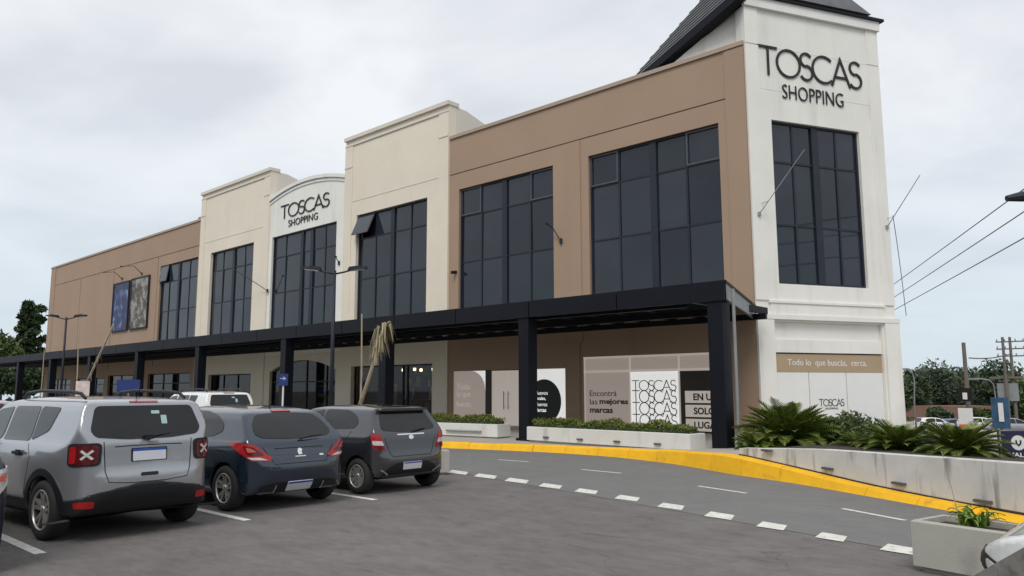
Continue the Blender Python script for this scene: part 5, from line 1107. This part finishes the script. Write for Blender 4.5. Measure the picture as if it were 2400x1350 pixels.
# ================================================================== YOUNG PALMS, STAKES, SMALL SIGNS
def stake(a, b, label, r=.035):
    mb = MB(); a = Vector(a); b = Vector(b); m_ = a.lerp(b, .5)+Vector((.03, .02, 0)); mb.tube([a, m_, b], [r, r*.9, r*.7], 7); tag(mb.build('wooden_stake', stake_m), label, 'stake', 'stakes along the pavement')
def gp_(px, dy): return None
def standing(px, ptop, Y, pbx=None):
    t = hy_(px, ptop, Y); b = hy_(pbx or px, 900, Y); return (b.x, Y, .15), (t.x, Y, t.z)
a, b = standing(848, 736, 15.0, 845); stake(a, b, 'tall bare stake beside the young palm and the lamp post')
a, b = standing(185, 765, 14.6, 181); stake(a, b, 'bare wooden stake between the distant lamp post and the leaning trunk'); a, b = standing(104, 820, 14.6, 96); stake(a, b, 'bare stake at the far end of the canopy, leftmost')
def ypalm(px0, py0, px1, py1, Y, label, seed, head=True):
    t = hy_(px1, py1, Y); b = hy_(px0, py0, Y); s_ = (b.z-.15)/(t.z-b.z); b = b-(t-b)*s_; o = empty('young_palm', b, 0, label, 'palm tree'); mb = MB(); mb.tube([b, b.lerp(t, .5)+Vector((.05, 0, 0)), t], [.07, .06, .05], 8); mb.build('trunk', stake_m, o, True)
    rng = random.Random(seed); mb = MB(); vs = []
    for k in range(90 if head else 14):
        an = rng.uniform(0, 2*PI); h_ = rng.uniform(.35, 1.0) if head else rng.uniform(.25, .7); p = b.lerp(t, h_) if not head else b.lerp(t, rng.uniform(.74, 1.0)); dh = Vector((math.cos(an), math.sin(an), 0)); ln = rng.uniform(.25, .6) if head else rng.uniform(.15, .3)
        sd_ = Vector((-dh.y, dh.x, 0))*.035; p1 = p+dh*ln*.45+Vector((0, 0, .12)); p2 = p+dh*ln*.75-Vector((0, 0, ln*.75)); mb.add([p-sd_*.6, p+sd_*.6, p1+sd_, p1-sd_, p2+sd_*.2, p2-sd_*.2], [(0, 1, 2, 3), (3, 2, 4, 5)])
    mb.build('dry_fronds', leaf_dry, o, fixn=False)
ypalm(858, 900, 903, 760, 15.0, 'young palm with a drooping head of dry fronds by the canopy column', 3); ypalm(215, 870, 266, 760, 14.6, 'leaning pale trunk tied in front of the brown wall below the posters', 5, False)
def post_sign(px, ptop, Y, wd, hh, mplate, label, text=None, mtext=None, polem=None):
    t = hy_(px, ptop, Y); o = empty('post_sign', (t.x, Y, .15), 0, label, 'sign'); mb = MB(); mb.tube([(t.x, Y, .15), (t.x, Y, t.z)], .035, 8); mb.build('post', polem or steelgrey, o); u = Vector((.68, .73, 0)); nn_ = Vector((.73, -.68, 0))
    T = lambda a, d, z: tuple(Vector((t.x, Y, t.z))+u*a+nn_*d+Vector((0, 0, z))); mb = MB(); mb.box(-wd/2, wd/2, .04, .07, -hh, 0, T=T); mb.build('plate', mplate, o)
    if text: mb = MB(); text_on(mb, text, T, -wd*.3, -hh*.55, width=wd*.6, height=hh*.3, ext=.006, d0=.072); mb.build('lettering', mtext, o)
signblue = mat('sign_blue', (.012, .03, .16), .5, .1, 3); whitepost = mat('white_post', (.7, .7, .68), .5)
post_sign(665, 876, 14.9, .34, .42, signblue, 'small dark blue sign on a white post behind the blue hatchback', '→', whitepost, whitepost); post_sign(196, 893, 14.4, .7, .8, mat('sign_pale', (.62, .52, .48), .5, .25, 5), 'small pale notice board by the leaning trunk'); post_sign(303, 890, 15.2, 1.1, .6, signblue, 'blue board under the canopy between far columns')
# ================================================================== RIGHT-HAND STREET
BG = lambda px, py, d: dep(px, py, d)
def upole(px, ptop, d, r, label, arms=0):
    t = BG(px, ptop, d); g = gz(t.x, t.y); o = empty('utility_pole', (t.x, t.y, g), 0, label, 'pole', 'utility poles down the side street'); mb = MB(); mb.tube([(t.x, t.y, g), (t.x, t.y, t.z)], [r, r*.75], 10); mb.build('pole', polewood, o)
    for k in range(arms):
        mb = MB(); mb.box(t.x-1.2, t.x+1.2, t.y-.06, t.y+.06, t.z-.5-k*.7, t.z-.38-k*.7); mb.build('crossarm', polewood, o)
        for sx in (-1, -.4, .4, 1): mb = MB(); mb.tube([(t.x+sx*1.1, t.y, t.z-.38-k*.7), (t.x+sx*1.1, t.y, t.z-.18-k*.7)], .06, 6); mb.build('insulator', steelgrey, o)
    return t
u1 = upole(2258, 803, 60, .18, 'thick wooden pole with a black sign standing alone down the side street'); u2 = upole(2349, 790, 75, .16, 'left of two close wooden poles at the right edge', 0); u3 = upole(2366, 790, 75, .16, 'right of two close wooden poles with cross-arms at the right edge', 3)
o = empty('transformer', BG(2360, 880, 75), 0, 'grey transformer platform between the two close poles', 'transformer'); q = BG(2360, 885, 75); mb = MB(); mb.cbox(q, (2.6, 1.2, .2)); mb.build('platform', polewood, o); mb = MB(); mb.cbox(q+Vector((0, 0, -1.4)), (1.6, 1.0, 1.7)); mb.build('tank', steelgrey, o)
def wire(pts, label, r=.02):
    P = []; a, b = Vector(pts[0]), Vector(pts[1]); sag = pts[2]
    for k in range(13): t = k/12; P.append(a.lerp(b, t)-Vector((0, 0, sag*4*t*(1-t))))
    mb = MB(); mb.tube(P, r, 5); tag(mb.build('overhead_wire', polewood), label, 'wire', 'overhead wires')
for (x0, y0, x1, y1, lb) in ((2095, 662, 2470, 380, 'uppermost overhead wire crossing the sky right of the tower'), (2100, 690, 2470, 438, 'middle overhead wire crossing the sky right of the tower'), (2095, 723, 2470, 507, 'lowest overhead wire crossing the sky right of the tower')): _a, _b = dep(x0, y0, 55), dep(x1, y1, 24); wire((_a+(_a-_b)*.8, _b+(_b-_a)*1.5, .15), lb, .022)
wire((u1+Vector((.3, 0, -1.2)), u3+Vector((0, 0, -1.6)), .2), 'short wire between the wooden poles', .05)
wire((Vector(TT(5.55, .1, 7.3)), dep(2124, 740, 26.5), -.3), 'thin cable hanging beside the right edge of the tower', .012)
q = BG(2262, 925, 58.5); o = empty('pole_sign', (q.x, q.y, q.z-1), 0, 'small black sign with a white mark on the wooden pole', 'sign'); mb = MB(); mb.cbox(q, (1.0, .1, 1.0)); mb.build('plate', signblack, o); mb = MB(); mb.cbox(q+Vector((0, -.08, -.1)), (.3, .06, .5)); mb.build('white_mark', vwhite, o)
q = BG(2264, 985, 57.5); o = empty('pole_sign', (q.x, q.y, q.z-1), 0, 'white and orange notice low on the wooden pole', 'sign'); mb = MB(); mb.cbox(q+Vector((0, 0, .3)), (.95, .1, 1.2)); mb.build('white_part', vwhite, o); mb = MB(); mb.cbox(q+Vector((0, 0, -.6)), (.95, .1, .6)); mb.build('orange_part', mat('orange', (.7, .18, .04), .6), o)
def arm_lamp(pts, d, label, r=.09):
    P = [BG(a, b, d) for a, b in pts]; g = gz(P[-1].x, P[-1].y); o = empty('street_lamp', (P[-1].x, P[-1].y, g), 0, label, 'street lamp'); mb = MB(); mb.tube(P+[Vector((P[-1].x, P[-1].y, g))], [r*.6]*len(P)+[r], 8); mb.build('pole', steelgrey, o, True); mb = MB(); mb.cbox(P[0], (.7, .3, .15)); mb.build('lamp_head', steelgrey, o)
arm_lamp([(2282, 888), (2300, 888), (2318, 891), (2328, 900), (2333, 930)], 62, 'grey curved-arm street lamp in front of the trees'); arm_lamp([(2120, 865), (2138, 873), (2143, 890), (2143, 940)], 70, 'grey curved-arm street lamp close to the tower edge')
q = BG(2345, 968, 50); o = empty('banner', (q.x, q.y, q.z-1.5), 0, 'blue and white hanging banner on a post at the right', 'banner'); mb = MB(); mb.cbox(q, (1.0, .1, 2.0)); mb.build('cloth', mat('banner_blue', (.03, .09, .17), .7, .6, 1.2), o); mb = MB(); mb.cbox(q+Vector((.05, -.08, .05)), (.28, .06, 1.2)); mb.build('white_print', vwhite, o); mb = MB(); mb.tube([q-Vector((0, -.1, 4)), q+Vector((0, .1, 1.1))], .06, 8); mb.build('post', steelgrey, o)
# dark blue board with round emblem
q = dep(2392, 1042, 13.2); o = empty('brand_board', (q.x, q.y, .5), 0, 'dark blue board with a white round emblem at the right edge behind the wall', 'sign'); uu = Vector(RT).normalized(); nf_ = Vector((-FW.x, -FW.y, 0)).normalized(); T = lambda a, d, z: tuple(q+uu*a+nf_*d+Vector((0, 0, z)))
mb = MB(); mb.box(-.32, .55, -.04, 0, -.27, .23, T=T); mb.build('board', mat('board_navy', (.018, .02, .055), .5, .1, 3), o); mb = MB(); cx_ = -.04; mb.prism([(cx_+.125*math.cos(2*PI*k/28), .03+.125*math.sin(2*PI*k/28)) for k in range(28)], T, .001, .008); mb.build('emblem_disc', vwhite, o)
mb = MB(); ribbon(mb, [(cx_-.04, .075), (cx_-.035, .02), (cx_, -.015), (cx_+.035, .02), (cx_+.04, .075)], .025, T, .009, .014); mb.build('emblem_letter', signblack, o); mb = MB(); text_on(mb, 'VALLE', T, -.22, -.21, width=.40, height=.075, ext=.006, d0=.002, bold=.02); mb.build('lettering', vwhite, o)
for a in (-.36, .56): mb = MB(); mb.box(a, a+.03, -.05, .01, -.55, .27, T=T); mb.build('post', steelgrey, o)
# house among the trees
q = BG(2265, 978, 105); g = gz(q.x, q.y); o = empty('house', (q.x, q.y, g), 0, 'low ochre house with a brown tiled roof among the trees', 'house')
T = lambda a, d, z: tuple(Vector((q.x, q.y, 0))+uu*a+nf_*d+Vector((0, 0, z))); zt = q.z
mb = MB(); mb.box(-4.6, 4.6, -6, 0, g-1, zt, T=T); mb.build('wall', mat('ochre', (.42, .28, .10), .8, .1, 1), o); mb = MB(); mb.prism([(-5.2, zt-.1), (5.2, zt-.1), (4.6, zt+1.5), (-4.6, zt+1.5)], T, .5, -6.5); rf = mb.build('roof', mat('tile_roof', (.19, .10, .065), .8, .2, 2), o)
for a in (-2.6, 1.4): mb = MB(); mb.box(a-.6, a+.6, .002, .03, zt-1.7, zt-.6, T=T); mb.build('window', vblack, o)
# low boundary wall and far parked cars
q = BG(2240, 990, 96); T2 = lambda a, d, z: tuple(Vector((q.x, q.y, 0))+uu*a+nf_*d+Vector((0, 0, z))); mb = MB(); mb.box(-30, 30, -.2, 0, gz(q.x, q.y)-.5, q.z+.1, T=T2); tag(mb.build('boundary_wall', mat('pale_wall', (.55, .50, .45), .8)), 'pale low boundary wall behind the far parked cars', 'wall')
bluec = mat('far_blue_paint', (.05, .08, .22), .3, .05, 3, coat=.5)
for px, py, d, rz, src, old, new, lb in [(2250, 1004, 66, .7, h2, grey, whitep, 'far white car nearest the wooden pole down the side street'), (2195, 998, 80, .75, h1, blue, bluec, 'far blue car below the trees down the side street'), (2148, 996, 76, .75, h2, grey, whitep, 'far white car beside the tower edge down the side street'), (2310, 1006, 64, .72, h1, blue, silver, 'far silver car behind the cycad nearest the board'), (2225, 994, 88, .75, h2, grey, grey, 'far dark car behind the wooden pole')]:
    q = BG(px, py, d); carcopy(src, 'parked_car', old, new, q.x, q.y, rz, lb, 'far cars down the side street', gz(q.x, q.y))
# ================================================================== TREES
def tree(px, ptop, d, wpx, label, m, seed, kind='round', zbase=None, n=4200, leaf=.36):
    t = BG(px, ptop, d); g = gz(t.x, t.y); H = t.z-g; W = wpx*d/CF/2; rng = np.random.default_rng(seed); o = empty('tree', (t.x, t.y, g), 0, label, 'tree', 'background trees')
    mb = MB(); b = Vector((t.x, t.y, g)); mb.tube([b, b+Vector((.1, 0, H*.35)), b+Vector((0, .1, H*.75))], [.035*H+.05, .025*H, .01*H], 8)
    cl = []; nc = 22 if kind == 'round' else 34
    for k in range(nc):
        if kind == 'round':
            v = rng.normal(size=3); v /= np.linalg.norm(v); c = np.array([t.x, t.y, g+H*.60])+v*np.array([W*.68, W*.68, H*.27])*(.5+.5*rng.random()); r = np.array([W*.42, W*.42, H*.15])*(.7+.6*rng.random())
        else:
            f_ = k/(nc-1); an = k*2.4; rr = W*(1-f_*.6)*(.3+.75*rng.random()); c = np.array([t.x+math.cos(an)*rr, t.y+math.sin(an)*rr, g+H*(.2+.75*f_+.03*rng.random())]); r = np.array([W*.38*(1-f_*.4), W*.38*(1-f_*.4), H*.035])
        cl.append((c, r)); mb.tube([b+Vector((0, 0, H*(.35 if kind == 'round' else .15)+.01*k)), Vector(c)], [.014*H, .004*H], 5)
    mb.build('trunk', bark, o); P = []
    for c, r in cl:
        m_ = n//nc; v = rng.normal(size=(m_, 3)); v /= np.linalg.norm(v, axis=1, keepdims=True); P.append(c+v*r*(.55+.5*rng.random((m_, 1))))
    leafcloud('crown', m, o, None, None, 0, leaf, PLOC[o.name], pack=np.concatenate(P), seed=seed, flat=.8)
for a in [(2190, 846, 118, 120, 'dense dark tree behind the curved-arm lamp left of the wooden pole', leaf_grey, 1), (2310, 836, 120, 170, 'broad dark tree crown right of the wooden pole', leaf_far, 2), (2245, 870, 128, 130, 'tree crown showing behind the wooden pole', leaf_grey, 3), (2140, 862, 112, 70, 'thin dark tree close beside the tower edge', leaf_far, 4), (2385, 880, 125, 130, 'tree at the far right edge behind the poles', leaf_mid, 5), (2196, 955, 92, 62, 'round bush left of the ochre house', leaf_far, 6), (2297, 955, 90, 60, 'bright green bush in front of the ochre house', leaf_mid, 7), (2425, 870, 110, 120, 'pale green tree cut by the right edge', leaf_mid, 8), (2160, 852, 135, 110, 'tree behind the thin one beside the tower edge', leaf_grey, 21), (2220, 850, 140, 130, 'wide tree behind the dense dark tree', leaf_far, 22), (2270, 846, 138, 130, 'tall tree between the wooden pole and the broad crown', leaf_grey, 23), (2350, 850, 140, 140, 'tree behind the two close poles', leaf_far, 24)]: tree(*a)
tree(74, 706, 110, 100, 'tall dark conifer left of the brown wing', leaf_dark, 11, 'conifer', n=4200, leaf=.4); tree(10, 790, 105, 120, 'lower round tree at the left edge behind the canopy', leaf_mid, 12); tree(-60, 740, 120, 160, 'tree crown cut by the left edge', leaf_grey, 13); tree(55, 850, 100, 140, 'dark shrubby tree under the far end of the canopy', leaf_dark, 14)
rng = np.random.default_rng(8); P = []
for k in range(46):
    an = math.radians(-150+k*4.4); rr = 26+rng.random()*10; hh = 3+rng.random()*4.5
    for j in range(4):
        c = np.array([math.cos(an)*rr+rng.normal()*1.2, math.sin(an)*rr+rng.normal()*1.2, hh*(.25+.22*j)+.4]); v = rng.normal(size=(90, 3)); v /= np.linalg.norm(v, axis=1, keepdims=True); P.append(c+v*np.array([1.7, 1.7, 1.3])*(.5+.5*rng.random((90, 1))))
tag(leafcloud('unseen_reflection_trees', leaf_far, None, None, None, 0, .42, (0, 0, 0), pack=np.concatenate(P), seed=19), 'unseen belt of trees added behind the camera for reflections in the cars', 'trees', kind='stuff')  # out-of-view foliage added to give car reflections a dark horizon band
# weathered timber rail at the lower right corner
a = dep(2290, 1405, 1.9); b = dep(2500, 1300, 1.55); dvec = (b-a).normalized(); sd_ = dvec.cross(Vector((0, 0, 1))).normalized(); u_ = sd_.cross(dvec); mb = MB(); hw_ = .06; vs = []
for p_ in (a, b):
    for s1, s2 in ((-1, -1), (1, -1), (1, .75), (.75, 1), (-.75, 1), (-1, .75)): vs.append(p_+sd_*s1*hw_+u_*s2*.03)
mb.add(vs, [(5, 4, 3, 2, 1, 0), (6, 7, 8, 9, 10, 11)]+[(k, (k+1) % 6, 6+(k+1) % 6, 6+k) for k in range(6)]); ro = empty('timber_rail', (a.x, a.y, 0), 0, 'grey weathered timber rail at the lower right corner', 'rail'); mb.build('rail', wood, ro)
for p_ in (a.lerp(b, .02), a.lerp(b, .97)): mb = MB(); mb.box(p_.x-.045, p_.x+.045, p_.y-.045, p_.y+.045, 0, p_.z-.035); mb.build('post', wood, ro)
# distant wood closing the horizon
rng = np.random.default_rng(5); P = []
for k in range(260):
    an = math.radians(60+k*.5); rr = 210+rng.random()*40; c = np.array([math.cos(an)*rr, math.sin(an)*rr, -7.4+4.5*rng.random()]); v = rng.normal(size=(36, 3)); v /= np.linalg.norm(v, axis=1, keepdims=True); P.append(c+v*np.array([5.5, 5.5, 4.2])*(.6+.4*rng.random((36, 1))))
tag(leafcloud('distant_wood', leaf_grey, None, None, None, 0, 1.5, (0, 0, 0), pack=np.concatenate(P), seed=9), 'distant belt of trees along the horizon', 'trees', kind='stuff')
